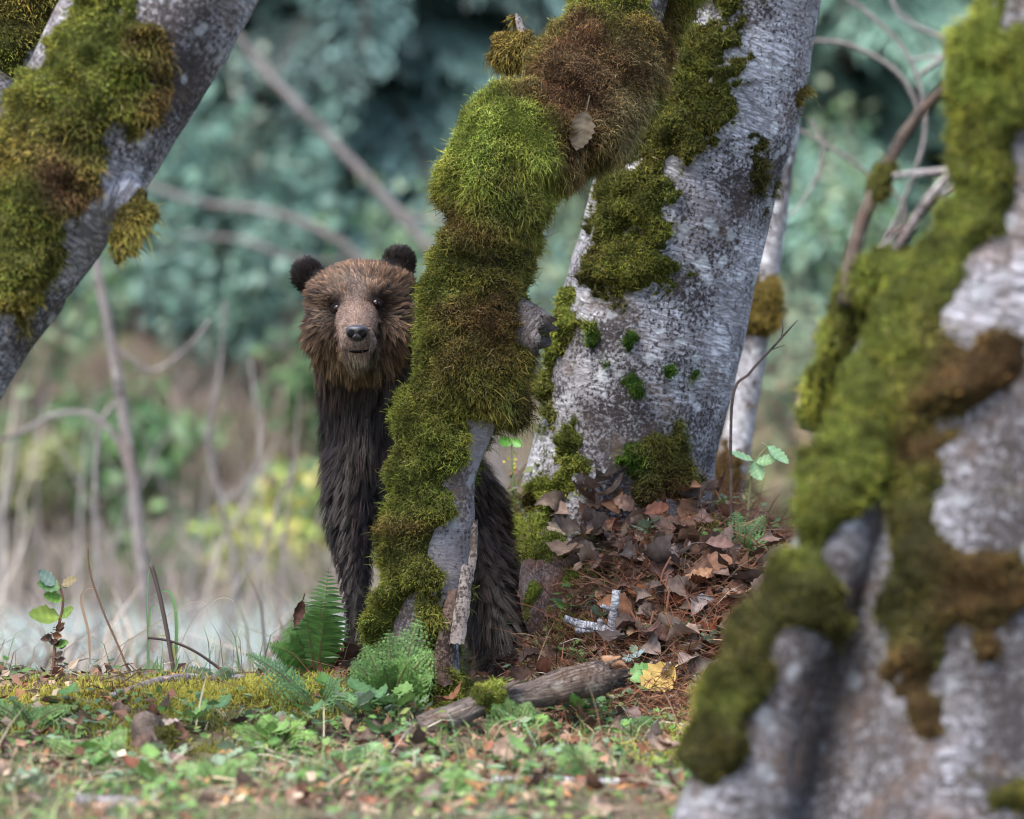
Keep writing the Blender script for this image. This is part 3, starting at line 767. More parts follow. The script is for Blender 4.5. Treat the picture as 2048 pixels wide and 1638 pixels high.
# ------------------------------------------------------------------ the bear
def build_bear():
    root = empty('bear_cub', at(800, 1350, 12.3), 'young brown bear peering round the leaning mossy stem, face to the viewer', 'bear')
    bm = bmesh.new()
    def ell(px, py, d, rx, ry, rz, rot=0.0):
        """ellipsoid; rx, ry in px at d, rz in metres; rot in the picture plane"""
        k = mpp(d)
        m = bmesh.ops.create_icosphere(bm, subdivisions=3, radius=1.0)['verts']
        ca, sa = math.cos(rot), math.sin(rot)
        for v in m:
            x, y, z = v.co.x * rx * k, v.co.y * rz, v.co.z * ry * k
            x, z = x * ca - z * sa, x * sa + z * ca
            v.co = Vector(at(px, py, d) + RIGHT * x + FWD * y + UP * z)
    def limb(rows):
        S, _ = catmull(pxpath(rows), 10 * len(rows))
        for x, y, z, r in S:
            for v in bmesh.ops.create_icosphere(bm, subdivisions=2, radius=float(r))['verts']:
                v.co = v.co + Vector((x, y, z))
    # head
    ell(722, 604, 12.27, 104, 82, .115); ell(664, 588, 12.27, 46, 44, .07); ell(782, 580, 12.27, 46, 44, .07)
    ell(668, 655, 12.24, 52, 58, .07)
    ell(782, 652, 12.24, 56, 60, .07)
    ell(722, 690, 12.26, 84, 56, .08)
    ell(682, 594, 12.175, 30, 24, .03); ell(750, 585, 12.175, 30, 24, .03)
    limb([(716, 618, 12.19, 42), (714, 640, 12.13, 42), (713, 658, 12.08, 37), (713, 668, 12.045, 33)])
    limb([(718, 690, 12.16, 38), (717, 697, 12.10, 30), (716, 698, 12.07, 26)])
    ell(697, 684, 12.06, 20, 20, .022); ell(733, 682, 12.06, 20, 20, .022)
    # ears
    ell(615, 550, 12.28, 31, 36, .020, .35); ell(640, 572, 12.28, 28, 26, .022)
    ell(797, 527, 12.28, 33, 38, .020, -.25); ell(780, 556, 12.28, 30, 26, .022)
    # neck, shoulders, trunk of the body
    limb([(726, 690, 12.34, 92), (734, 770, 12.38, 88), (748, 860, 12.42, 98), (772, 940, 12.46, 112)])
    limb([(745, 850, 12.40, 84), (735, 930, 12.38, 74)])
    limb([(775, 930, 12.47, 112), (850, 990, 12.56, 124), (905, 1040, 12.62, 108)])
    # forelegs
    limb([(716, 930, 12.36, 60), (706, 1010, 12.32, 50), (706, 1090, 12.29, 38), (712, 1170, 12.27, 28), (716, 1250, 12.25, 23), (718, 1310, 12.24, 24)])
    ell(718, 1335, 12.21, 34, 17, .055)
    limb([(845, 960, 12.42, 62), (852, 1080, 12.36, 46), (850, 1180, 12.33, 36), (850, 1300, 12.31, 30)])
    ell(850, 1335, 12.28, 36, 17, .055)
    # hind leg and rump
    limb([(920, 1020, 12.60, 84), (955, 1100, 12.55, 74), (984, 1180, 12.48, 70), (1010, 1260, 12.44, 64), (1028, 1315, 12.42, 54)])
    ell(1028, 1335, 12.37, 60, 20, .075)
    limb([(870, 1080, 12.72, 70), (880, 1200, 12.70, 55), (890, 1320, 12.68, 40)])
    me0 = bpy.data.meshes.new('bear_raw')
    bm.to_mesh(me0); bm.free()
    o = bpy.data.objects.new('bear_raw', me0)
    COL.objects.link(o)
    rm = o.modifiers.new('r', 'REMESH'); rm.mode = 'VOXEL'; rm.voxel_size = .0075
    sm = o.modifiers.new('s', 'SMOOTH'); sm.factor = .5; sm.iterations = 5
    dg = bpy.context.evaluated_depsgraph_get()
    me = bpy.data.meshes.new_from_object(o.evaluated_get(dg))
    bpy.data.objects.remove(o); bpy.data.meshes.remove(me0)
    me.name = 'bear_body'
    nv = len(me.vertices)
    v = np.zeros(nv * 3, np.float32); me.vertices.foreach_get('co', v); v = v.reshape(-1, 3).astype(float)
    vn = np.zeros(nv * 3, np.float32); me.vertex_normals.foreach_get('vector', vn); vn = vn.reshape(-1, 3).astype(float)
    me.calc_loop_triangles()
    tri = np.zeros(len(me.loop_triangles) * 3, np.int32); me.loop_triangles.foreach_get('vertices', tri); tri = tri.reshape(-1, 3)
    bvh = BVHTree.FromPolygons([tuple(x) for x in v], [tuple(x) for x in tri.tolist()])
    def surf(px, py):
        d = nrm(at(px, py, 12) - CAM)
        h = bvh.ray_cast(Vector(CAM), Vector(d))
        return np.array(h[0]), np.array(h[1])
    Hc = at(722, 620, 12.27); Nt = at(714, 664, 12.0)
    eyes = [surf(675, 617)[0], surf(752, 607)[0]]
    ears = [at(613, 549, 12.28), at(799, 525, 12.28)]
    mz0, mz1 = at(715, 648, 12.12), at(714, 682, 12.03)
    # --- region functions (anatomical distances)
    def seg_dist(P, a, b):
        t = np.clip(((P - a) @ (b - a)) / ((b - a) @ (b - a)), 0, 1)
        return np.linalg.norm(P - (a + t[:, None] * (b - a)), axis=1), t
    def regions(P):
        R = {}
        R['dH'] = np.linalg.norm(P - Hc, axis=1)
        dm, tm = seg_dist(P, mz0, mz1)
        R['muzzle'] = sstep(.056, .030, dm) * sstep(0.0, .05, (Hc - P) @ FWD - .07)
        R['ear'] = np.maximum(sstep(.052, .036, np.linalg.norm(P - ears[0], axis=1)), sstep(.054, .038, np.linalg.norm(P - ears[1], axis=1)))
        de = np.minimum(np.linalg.norm(P - eyes[0], axis=1), np.linalg.norm(P - eyes[1], axis=1))
        R['eye'] = sstep(.036, .014, de); R['lid'] = sstep(.020, .011, de)
        h = (P - Hc) @ UP
        R['h'] = h
        R['head'] = sstep(-.20, -.06, h + .05 * fbm(P, 22, 2, 5))
        R['low'] = sstep(-.36, -.60, h) * sstep(.02, -.06, (P - at(800, 1100, 12.3)) @ RIGHT)
        R['brow'] = sstep(.0, .07, h) * R['head']
        R['mid'] = np.exp(-(((P - Hc) @ RIGHT + .009) / .022) ** 2) * sstep(-.02, .03, h) * R['head'] * sstep(.1, .05, h)
        R['chin'] = sstep(-.06, -.10, h) * sstep(-.19, -.13, h) * sstep(.11, .05, np.abs((P - Hc) @ RIGHT + .005)) * sstep(0.02, .08, (Hc - P) @ FWD)
        return R
    def lerp(a, b, t): return a * (1 - t[:, None]) + np.asarray(b, float) * t[:, None]
    def fur_col(P):
        R = regions(P)
        n1 = vnoise(P, 30, 77)[:, None] * .25 + 1
        c0 = np.tile((.006, .0045, .0045), (len(P), 1)); c1 = np.tile((.024, .0165, .0145), (len(P), 1))
        c0 = lerp(c0, (.011, .0065, .005), R['head']); c1 = lerp(c1, (.115, .068, .042), R['head'])
        c0 = lerp(c0, (.014, .008, .006), R['brow'] * .8); c1 = lerp(c1, (.165, .098, .056), R['brow'] * .85)
        c0 = lerp(c0, (.040, .028, .024), R['mid'] * .8); c1 = lerp(c1, (.15, .105, .088), R['mid'] * .85)
        c1 = lerp(c1, (.26, .18, .10), R['chin'] * .6)
        c0 = lerp(c0, (.16, .105, .085), R['muzzle']); c1 = lerp(c1, (.34, .24, .195), R['muzzle'])
        c0 = lerp(c0, (.012, .007, .006), R['eye']); c1 = lerp(c1, (.030, .018, .014), R['eye'])
        c0 = lerp(c0, (.006, .0045, .0045), R['ear']); c1 = lerp(c1, (.020, .013, .012), R['ear'])
        lip = sstep(.026, .010, np.linalg.norm((P - at(716, 717, 12.06)) * [.7, 1, 1.3], axis=1))
        c0 = lerp(c0, (.12, .085, .05), lip * .8); c1 = lerp(c1, (.36, .28, .19), lip * .9)
        return c0 * n1, c1 * n1, R
    bc0, bc1, _ = fur_col(v)
    a = me.attributes.new('col', 'FLOAT_COLOR', 'POINT')
    bcol = bc0 * .8 + bc1 * .12
    a.data.foreach_set('color', np.concatenate([bcol, np.ones((nv, 1))], 1).astype(np.float32).ravel())
    me.polygons.foreach_set('use_smooth', np.ones(len(me.polygons), bool))
    body = obj('body', me, M['skin'], root)
    # --- fur
    ctr = v[tri].mean(1); Rc = regions(ctr)
    wt = 1.0 + 3.0 * Rc['head'] + 4 * Rc['muzzle'] + 2 * Rc['ear']
    fn = nrm(np.cross(v[tri[:, 1]] - v[tri[:, 0]], v[tri[:, 2]] - v[tri[:, 0]]))
    wt = wt * np.where(fn @ nrm(-FWD) > -.35, 1.0, .3)
    N = 105000
    P, fnn, ti, _ = sample_mesh(v, tri, N, wt)
    nn = nrm(vn[tri[ti, 0]] + vn[tri[ti, 1]] + vn[tri[ti, 2]])
    c0, c1, R = fur_col(P)
    def flow(P, nn, R):
        rad = nrm(P - Nt)
        down = np.array([0, 0, -1.0])
        lower = sstep(.02, -.10, R['h'])
        fh = nrm(rad + down * (lower * 1.0)[:, None])
        # forehead fur fans up and outwards
        fb = np.tile(down, (len(P), 1)) + nrm((P - at(790, 1000, 12.5)) * [1, 1, 0]) * .28
        f = lerp2(fb, fh, R['head'])
        f = f + np.stack([vnoise(P, 9, 201), vnoise(P, 9, 202), vnoise(P, 9, 203)], -1) * .35
        f = f - nn * (f * nn).sum(1)[:, None]
        return nrm(f)
    def lerp2(a, b, t): return a * (1 - t[:, None]) + b * t[:, None]
    def lens(R):
        L = np.full(len(R['h']), .046)
        L = L * (1 - R['low']) + .020 * R['low']
        face = .031 + .022 * sstep(.02, -.09, R['h']) - .009 * sstep(.02, .08, R['h'])
        L = L * (1 - R['head']) + face * R['head']
        cen = np.exp(-((R['dm']) / .085) ** 2) if 'dm' in R else 0
        L = L * (1 - .55 * R['mid'])
        L = L * (1 - R['muzzle']) + .0075 * R['muzzle']
        L = L * (1 - R['eye']) + .0045 * R['eye']
        L = L * (1 - .75 * R['lid'])
        L = L * (1 - R['ear']) + .010 * R['ear']
        return L
    def near_face(P):
        # fur is short close to the muzzle and eyes and lengthens outwards
        d = np.linalg.norm(P - (mz0 + UP * .0), axis=1)
        return .35 + .65 * sstep(.06, .14, d)
    fl = flow(P, nn, R)
    Ln = lens(R) * (.6 + .7 * RNG.random(N)) * (near_face(P) * R['head'] + 1 - R['head'])
    standf = .36 + .5 * RNG.random(N)
    standf = standf * (1 - .45 * R['head']) * (1 - .4 * R['muzzle']) + R['ear'] * .35
    d0 = nrm(fl + nn * (standf * 1.7)[:, None])
    d1 = nrm(fl + nn * (standf * .35)[:, None] + np.array([0, 0, -.25]))
    # clumps
    NC = 6000
    sel = RNG.choice(N, NC, replace=False)
    kd = KDTree(NC)
    for k, s in enumerate(sel): kd.insert(P[s], k)
    kd.balance()
    near = np.array([kd.find(p)[1] for p in P])
    gi = sel[near]
    K = 4
    pts = np.zeros((N, K, 3))
    clump = (.2 + .7 * R['head'] * (1 - R['muzzle']) + .5 * (1 - R['head'])) * (1 - R['ear'])
    clump = clump * (1 - R['brow'] * .2) * (.3 + .7 * sstep(.045, .10, np.linalg.norm(P - at(714, 640, 12.12), axis=1)))
    rnd = RNG.normal(size=(N, 3)) * .14
    def strand(i, t, L, jitter=True):
        return P[i] + L[:, None] * (d0[i] * (t - .45 * t * t) + d1[i] * (.6 * t * t) + (rnd[i] * t if jitter else 0))
    idx = np.arange(N)
    for k in range(K):
        t = k / (K - 1)
        own = strand(idx, t, Ln)
        gui = strand(gi, t, Ln[gi], False)
        w = (clump * t ** .8)[:, None]
        pts[:, k] = own * (1 - w) + gui * w
    pts[:, 0] = P - nn * .001
    tg = nrm(pts[:, -1] - pts[:, 0])
    side = nrm(np.cross(tg, nn) + RNG.normal(size=(N, 3)) * .5)
    sn = nrm(nn - tg * (nn * tg).sum(1)[:, None] * .8)
    lock = (.55 + .95 * RNG.random(N))[gi]
    jt = ((.65 + .7 * RNG.random(N)) * (1 + (lock - 1) * (.15 + .85 * sstep(.045, .10, np.linalg.norm(P - at(714, 640, 12.12), axis=1)))))[:, None]
    tipj = np.where(RNG.random(N) < .16, 2.1, .9)[:, None]  # some hairs pale-tipped; on the body this paints wet glints into the colour
    wd = .0013 * (.7 + .6 * RNG.random(N)) * (1 - .35 * R['muzzle'])
    vv, qq, tt, cc, n3 = ribbons(pts, wd, side, c0 * jt, np.clip(c1 * jt * tipj, 0, .6), sn)
    g = Geo(); g.add(vv, qq, tt, cc, n3)
    # long wet guard hairs of the ruff and beard, in pointed locks
    wt2 = (sstep(.01, -.06, Rc['h']) * sstep(-.24, -.16, Rc['h']) * (1 - Rc['muzzle']) * (1 - Rc['eye']) + .10 * (1 - Rc['head'])) * (fn @ nrm(-FWD) > -.3)
    n2 = 1500
    P2, _f2, t2, _ = sample_mesh(v, tri, n2, wt2)
    nn2 = nrm(vn[tri[t2, 0]] + vn[tri[t2, 1]] + vn[tri[t2, 2]])
    R2 = regions(P2); fl2 = flow(P2, nn2, R2); ca, cbb, _ = fur_col(P2)
    L2 = (.028 + .026 * RNG.random(n2)) * (1 + .3 * R2['chin']) * (.55 + .45 * sstep(.05, .12, np.linalg.norm(P2 - mz0, axis=1)))
    m2 = 9
    rep = lambda x: np.repeat(x, m2, 0)
    Lr = rep(L2) * (.7 + .4 * RNG.random(n2 * m2)); r0 = rep(P2) + RNG.normal(size=(n2 * m2, 3)) * .0055
    dA = nrm(rep(fl2) + rep(nn2) * .42 + RNG.normal(size=(n2 * m2, 3)) * .10); dB = nrm(rep(fl2) * .8 + rep(nn2) * .15 + np.array([0, 0, -.75]) + rep(RNG.normal(size=(n2, 3))) * .2)
    tipc = rep(P2) + rep(dA.reshape(n2, m2, 3)[:, 0]) * (rep(L2) * .45)[:, None] + dB * (rep(L2) * .6)[:, None]
    pp = np.zeros((n2 * m2, 4, 3))
    for k in range(4):
        t = k / 3
        own = r0 + Lr[:, None] * (dA * (t - .5 * t * t) + dB * (.6 * t * t))
        w = .75 * t ** .8
        pp[:, k] = own * (1 - w) + (rep(P2) * (1 - t) + tipc * t) * w
    pp[:, 3] += RNG.normal(size=(n2 * m2, 3)) * .002
    tg2 = nrm(pp[:, -1] - pp[:, 0]); nr2 = rep(nn2)
    light = rep(np.where(RNG.random(n2) < .45, 1.75, .8))[:, None] * (.7 + .6 * RNG.random((n2 * m2, 1)))  # paler locks: tan ruff tips, and glints coloured onto the body's guard hairs
    hd2 = rep(R2['head'])[:, None]
    tipcol = rep(cbb) * (1 - .6 * hd2) + np.array((.17, .112, .066)) * .6 * hd2
    vv, qq, tt, cc, n3 = ribbons(pp, np.full(n2 * m2, .0012), nrm(np.cross(tg2, nr2) + RNG.normal(size=(n2 * m2, 3)) * .5), rep(ca) * .8, np.clip(tipcol * light, 0, .6), nrm(nr2 - tg2 * (nr2 * tg2).sum(1)[:, None] * .8))
    g.add(vv, qq, tt, cc, n3)
    fur = obj('fur', g.mesh('bear_fur', True, True), M['fur'], root)
    fur["kind"] = "stuff"
    # --- eyes
    em = plain_mat('eye_dark', (.010, .005, .004), .12, .35)
    lm = plain_mat('eyelid_skin', (.008, .005, .005), .8, .1)
    for (px, py), e in zip(((675, 617), (752, 607)), eyes):
        eb = bmesh.new()
        bmesh.ops.create_uvsphere(eb, u_segments=20, v_segments=14, radius=.0108)
        c = e + FWD * .0005
        for vert in eb.verts: vert.co = vert.co + Vector(c)
        em_me = bpy.data.meshes.new('eye'); eb.to_mesh(em_me); eb.free()
        for p in em_me.polygons: p.use_smooth = True
        eo = obj('eye', em_me, em, root)
        # lids: a ring round the eye
        ang = np.linspace(0, 2 * math.pi, 24, endpoint=False)
        rows = [c + RIGHT * math.cos(a_) * .0118 + UP * math.sin(a_) * .0090 - FWD * (.0045 - .003 * abs(math.cos(a_))) for a_ in ang]
        V, Q = [], []
        for i_, p in enumerate(rows):
            t_ = nrm(rows[(i_ + 1) % 24] - rows[i_ - 1]); u_ = nrm(np.cross(t_, FWD)); w_ = FWD
            for j_ in range(6):
                b_ = j_ / 6 * 2 * math.pi
                V.append(p + (u_ * math.cos(b_) + w_ * math.sin(b_)) * .0034)
                Q.append([i_ * 6 + j_, i_ * 6 + (j_ + 1) % 6, ((i_ + 1) % 24) * 6 + (j_ + 1) % 6, ((i_ + 1) % 24) * 6 + j_])
        obj('eyelid', mesh_np('eyelid', V, Q), lm, eo)
    # --- nose
    ns, _nn = surf(714, 664)
    nb = bmesh.new()
    bmesh.ops.create_icosphere(nb, subdivisions=4, radius=1.0)
    for vert in nb.verts:
        x, y, z = vert.co
        w_ = 1.0 + .12 * z
        zz = z if z < .45 else .45 + (z - .45) * .55
        # nostril pits
        pit = 0
        for sx in (-1, 1):
            dx, dz = (x - sx * .46) / .30, (z + .18 - .10 * abs(x)) / .27
            pit += math.exp(-(dx * dx + dz * dz) * 1.4)
        sl = math.exp(-(x / .10) ** 2) * (1 if z < -.1 else 0) * .12
        dep = y * (1 - .55 * min(pit, 1) if y < 0 else 1) + sl * (y < 0)
        vert.co = Vector(ns + FWD * .004 + RIGHT * x * w_ * .0245 + UP * zz * .0205 + FWD * dep * .019)
    nme = bpy.data.meshes.new('nose'); nb.to_mesh(nme); nb.free()
    for p in nme.polygons: p.use_smooth = True
    nm, nt, b = new_mat('nose_leather')
    b.inputs["Base Color"].default_value = (.030, .028, .033, 1); b.inputs["Roughness"].default_value = .33; b.inputs["Specular IOR Level"].default_value = .6
    vo = nd(nt, "ShaderNodeTexVoronoi"); vo.inputs["Scale"].default_value = 700
    bp = nd(nt, "ShaderNodeBump"); bp.inputs["Strength"].default_value = .35; bp.inputs["Distance"].default_value = .001
    ge = nd(nt, "ShaderNodeNewGeometry"); nt.links.new(ge.outputs["Position"], vo.inputs["Vector"])
    nt.links.new(vo.outputs[0], bp.inputs["Height"]); nt.links.new(bp.outputs[0], b.inputs["Normal"])
    nose = obj('nose', nme, nm, root)
    dk = plain_mat('nostril_dark', (.004, .003, .003), .8, .1)
    for sx in (-1, 1):
        eb = bmesh.new()
        bmesh.ops.create_icosphere(eb, subdivisions=3, radius=1.0)
        c = ns + FWD * .004 + RIGHT * sx * .0108 + UP * (-.0045) - FWD * .0112
        for vert in eb.verts:
            x, y, z = vert.co
            vert.co = Vector(c + RIGHT * (x * .0100) + UP * (z * .0078 + abs(x * sx) * .0) + FWD * y * .004)
        m_ = bpy.data.meshes.new('nostril'); eb.to_mesh(m_); eb.free()
        obj('nostril', m_, dk, nose)
    # --- mouth: dark lip line
    rows = []
    for k in range(15):
        t_ = k / 14 * 2 - 1
        px, py = 718 + t_ * 19, 703 - abs(t_) ** 2 * 1.5 - t_ * 1.0
        s_, _ = surf(px, py)
        rows.append(list(s_ - FWD * .0030) + [.0036 * (1.05 - t_ * t_ * .7)])
    mv, mq, mt, mtc = sweep(np.array(rows), 30, 10, .05, 40, 9)
    obj('mouth', mesh_np('mouth', mv, mq, mt), lm, root)
    return root
build_bear()

# ------------------------------------------------------------------ background across the stream
def put(px, d):
    """world x, y for a picture column at a distance, on the ground"""
    p = at(px, 819, d)
    return p[0], p[1], gz(p[0], p[1])

def leaf_quads(P, D, N, L, Wd, c, g, curl=.15):
    """diamond leaves: P base, D direction, N rough normal"""
    n = len(P)
    D = nrm(D); S = nrm(np.cross(D, N)); N = np.cross(S, D)
    L = np.broadcast_to(L, (n,))[:, None]; Wd = np.broadcast_to(Wd, (n,))[:, None]
    v = np.stack([P, P + D * L * .45 + S * Wd * .5 - N * Wd * .12, P + D * L - N * L * curl, P + D * L * .45 - S * Wd * .5 - N * Wd * .12], 1)
    b = (np.arange(n) * 4)[:, None]
    g.add(v.reshape(-1, 3), None, np.vstack([b + [[0, 1, 2]], b + [[0, 2, 3]]]), np.repeat(c, 4, 0))

def conifer(px, d, h, label, rad=1.0, seed=0, tint=(1, 1, 1), nb=70, lowest=.02, sway=0):
    rs = np.random.default_rng(seed)
    x, y, z = put(px, d)
    root = empty('hemlock', (x, y, z), label, 'tree', 'young conifers on the far bank')
    base = np.array([x, y, z])
    tv, tq, tt, ttc = sweep(np.array([[x, y, z - .2, .05 * h / 3], [x + .03, y, z + h * .4, .035 * h / 3], [x + sway, y + .03, z + h, .006]]), 40, 12, .08, 6, seed)
    obj('trunk', mesh_np('hemlock_trunk', tv, tq, tt, {'tc': ttc}), M['bark_dark'], root)
    g = Geo()
    tint = np.array(tint)
    for b in range(nb):
        t = lowest + (1 - lowest) * (b + rs.random()) / nb
        az = b * 2.4 + rs.normal() * .4
        L = rad * (1 - t) ** .75 * (.7 + .5 * rs.random()) + .08
        o = base + np.array([sway * t, 0, t * h])
        hd = np.array([math.cos(az), math.sin(az), 0])
        rise, drop = .25 + .2 * rs.random(), .55 + .5 * rs.random()
        ns = max(6, int(L * 22))
        s = np.linspace(.08, 1, ns)
        C = o + hd * (s * L)[:, None] + np.array([0, 0, 1.0]) * (L * (rise * s - drop * s * s))[:, None]
        # branch wood
        sd = np.cross(hd, [0, 0, 1.0])
        wv = np.concatenate([C - sd * .006, C + sd * .006]); i = np.arange(ns - 1)
        g.add(wv, np.stack([i, i + 1, ns + i + 1, ns + i], -1), None, np.array((.05, .035, .028)))
        shade = .35 + 1.1 * rs.random() ** 1.5
        P, D = [], []
        for side in (-1, 1):
            for k in range(ns):
                tl = L * .34 * math.sin(min(1, 1.15 - s[k]) * 1.6) * (.7 + .5 * rs.random()) + .04
                td = nrm(hd * .65 + sd * side * .8 + np.array([0, 0, -.25 - .4 * rs.random()]))
                m = max(2, int(tl / .035))
                u = np.linspace(.1, 1, m)
                pts = C[k] + td * (u * tl)[:, None] + np.array([0, 0, -.25]) * ((u * tl) ** 2)[:, None]
                for side2 in (-1, 1):
                    P.append(pts); D.append(np.tile(nrm(td + sd * side2 * .35 + hd * .4 * side2), (m, 1)) + rs.normal(size=(m, 3)) * .25)
        P = np.concatenate(P); D = np.concatenate(D)
        n = len(P)
        nn = np.tile([0, 0, 1.0], (n, 1)) + rs.normal(size=(n, 3)) * .3
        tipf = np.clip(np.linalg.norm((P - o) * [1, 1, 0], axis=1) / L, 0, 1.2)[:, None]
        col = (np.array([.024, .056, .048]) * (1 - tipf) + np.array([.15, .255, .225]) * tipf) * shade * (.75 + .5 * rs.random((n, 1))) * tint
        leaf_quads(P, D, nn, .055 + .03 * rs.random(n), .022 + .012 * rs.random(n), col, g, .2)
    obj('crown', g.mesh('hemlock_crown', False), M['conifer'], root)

conifer(120, 24.5, 3.2, 'young hemlock with drooping boughs on the far bank behind the grey sapling', 1.5, 1, (1, 1.05, .95))
conifer(420, 26.0, 3.6, 'young hemlock with pale bluish bough tips on the far bank beyond the leaning dead pole', 1.6, 2, (1.15, 1.1, 1.1))
conifer(720, 24.8, 3.8, 'broad young hemlock on the far bank directly behind the bear', 1.7, 3, (1.0, 1.0, 1.05))
conifer(960, 27.5, 4.2, 'tall dark young hemlock on the far bank behind the mossy knee of the leaning stem', 1.7, 4, (.7, .8, .85))
conifer(1250, 26.0, 3.6, 'young hemlock on the far bank hidden behind the white alder', 1.5, 5)
conifer(1640, 25.0, 3.6, 'young hemlock with light green sprays between the white alder and the buttressed alder', 1.6, 6, (1.2, 1.2, 1.05))
conifer(1880, 26.5, 3.9, 'young hemlock on the far bank behind the dead side branch', 1.6, 7, (1.05, 1.1, 1.0))
conifer(-120, 27.0, 3.8, 'young hemlock on the far bank behind the tilted alder', 1.6, 8)
conifer(2150, 25.5, 3.6, 'young hemlock on the far bank behind the buttressed alder', 1.5, 9)
for k, (px, d) in enumerate([(-1200, 32), (-800, 30), (2800, 31), (3200, 33), (-400, 31), (-50, 33), (300, 31.5), (560, 33.5), (860, 32), (1120, 34), (1400, 32), (1760, 33), (2050, 31.5), (2400, 33)]):
    conifer(px, d, 5.5 + (k % 3), 'dark taller hemlock up the slope in the row behind the young hemlocks', 2.3, 20 + k, (.8, .85, .85), 60)

def bush(px, d, h, rad, nleaf, cols, label, seed, name='shrub', ll=.06, cat='shrub', group=None, stems=14, up=.6, scol=(.14, .11, .095)):
    rs = np.random.default_rng(seed)
    x, y, z = put(px, d)
    root = empty(name, (x, y, z), label, cat, group)
    g = Geo(); gl = Geo()
    per = nleaf // stems
    for k in range(stems):
        az = rs.random() * 6.283
        tip = np.array([x + math.cos(az) * rad * rs.random() ** .5, y + math.sin(az) * rad * rs.random() ** .5, z + h * (.6 + .5 * rs.random())])
        mid = np.array([x, y, z]) * .5 + tip * .5 + np.array([0, 0, h * .12])
        s = np.linspace(0, 1, 14)[:, None]
        C = (1 - s) ** 2 * np.array([x, y, z - .05]) + 2 * s * (1 - s) * mid + s * s * tip
        for ax in (np.array([1.0, 0, 0]), np.array([0, 1.0, 0])):
            w = ax * (.006 * (1.2 - s))
            i = np.arange(13)
            g.add(np.concatenate([C - w, C + w]), np.stack([i, i + 1, 15 + i, 14 + i], -1), None, np.array(scol))
        u = .25 + .75 * rs.random(per)
        P = np.stack([np.interp(u, s[:, 0], C[:, j]) for j in range(3)], -1) + rs.normal(size=(per, 3)) * .05
        D = rs.normal(size=(per, 3)) + [0, 0, -.2]
        nn = rs.normal(size=(per, 3)) * .5 + [0, -.3, 1]
        ca = np.array(cols)[rs.integers(0, len(cols), per)] * (.7 + .6 * rs.random((per, 1)))
        leaf_quads(P, D, nn, ll * (.7 + .6 * rs.random(per)), ll * .7, ca, gl)
    obj('stems', g.mesh('shrub_stems'), M['wood'], root)
    obj('leaves', gl.mesh('shrub_leaves', False), M['leafgreen'], root)

YG = [(.30, .33, .07), (.22, .28, .06), (.36, .33, .09)]
GG = [(.08, .15, .06), (.11, .19, .07), (.06, .12, .05)]
PG = [(.16, .22, .13), (.20, .25, .15), (.12, .19, .12)]
bush(520, 20.0, .36, .22, 420, YG, 'yellow-leaved shrub across the stream beside the bear', 301)
bush(620, 20.4, .42, .22, 380, YG + GG, 'yellow-green shrub across the stream close behind the shoulder of the bear', 302)
bush(370, 20.2, .3, .3, 420, GG, 'low green shrub across the stream between the grey sapling and the yellow shrub', 303)
bush(60, 22.0, .7, .5, 420, GG + PG, 'green shrub on the far bank under the tilted alder', 304)
bush(800, 22.5, .9, .6, 600, PG + GG, 'grey-green shrub on the far bank behind the leaning mossy stem', 305)
bush(1080, 22.5, 1.0, .5, 500, PG, 'pale green shrub seen through the gap left of the white alder', 306)
bush(1600, 21.8, .9, .5, 600, PG, 'pale grey-green shrub on the far bank right of the slim alder stem', 307)
bush(1760, 23.0, 1.1, .6, 600, GG + PG, 'green shrub on the far bank behind the mossy side branch', 308)
bush(450, 24.0, 1.2, .6, 420, [(.30, .32, .26), (.10, .16, .12)], 'shrub with a few whitish leaves in front of the hemlocks', 309, ll=.07)

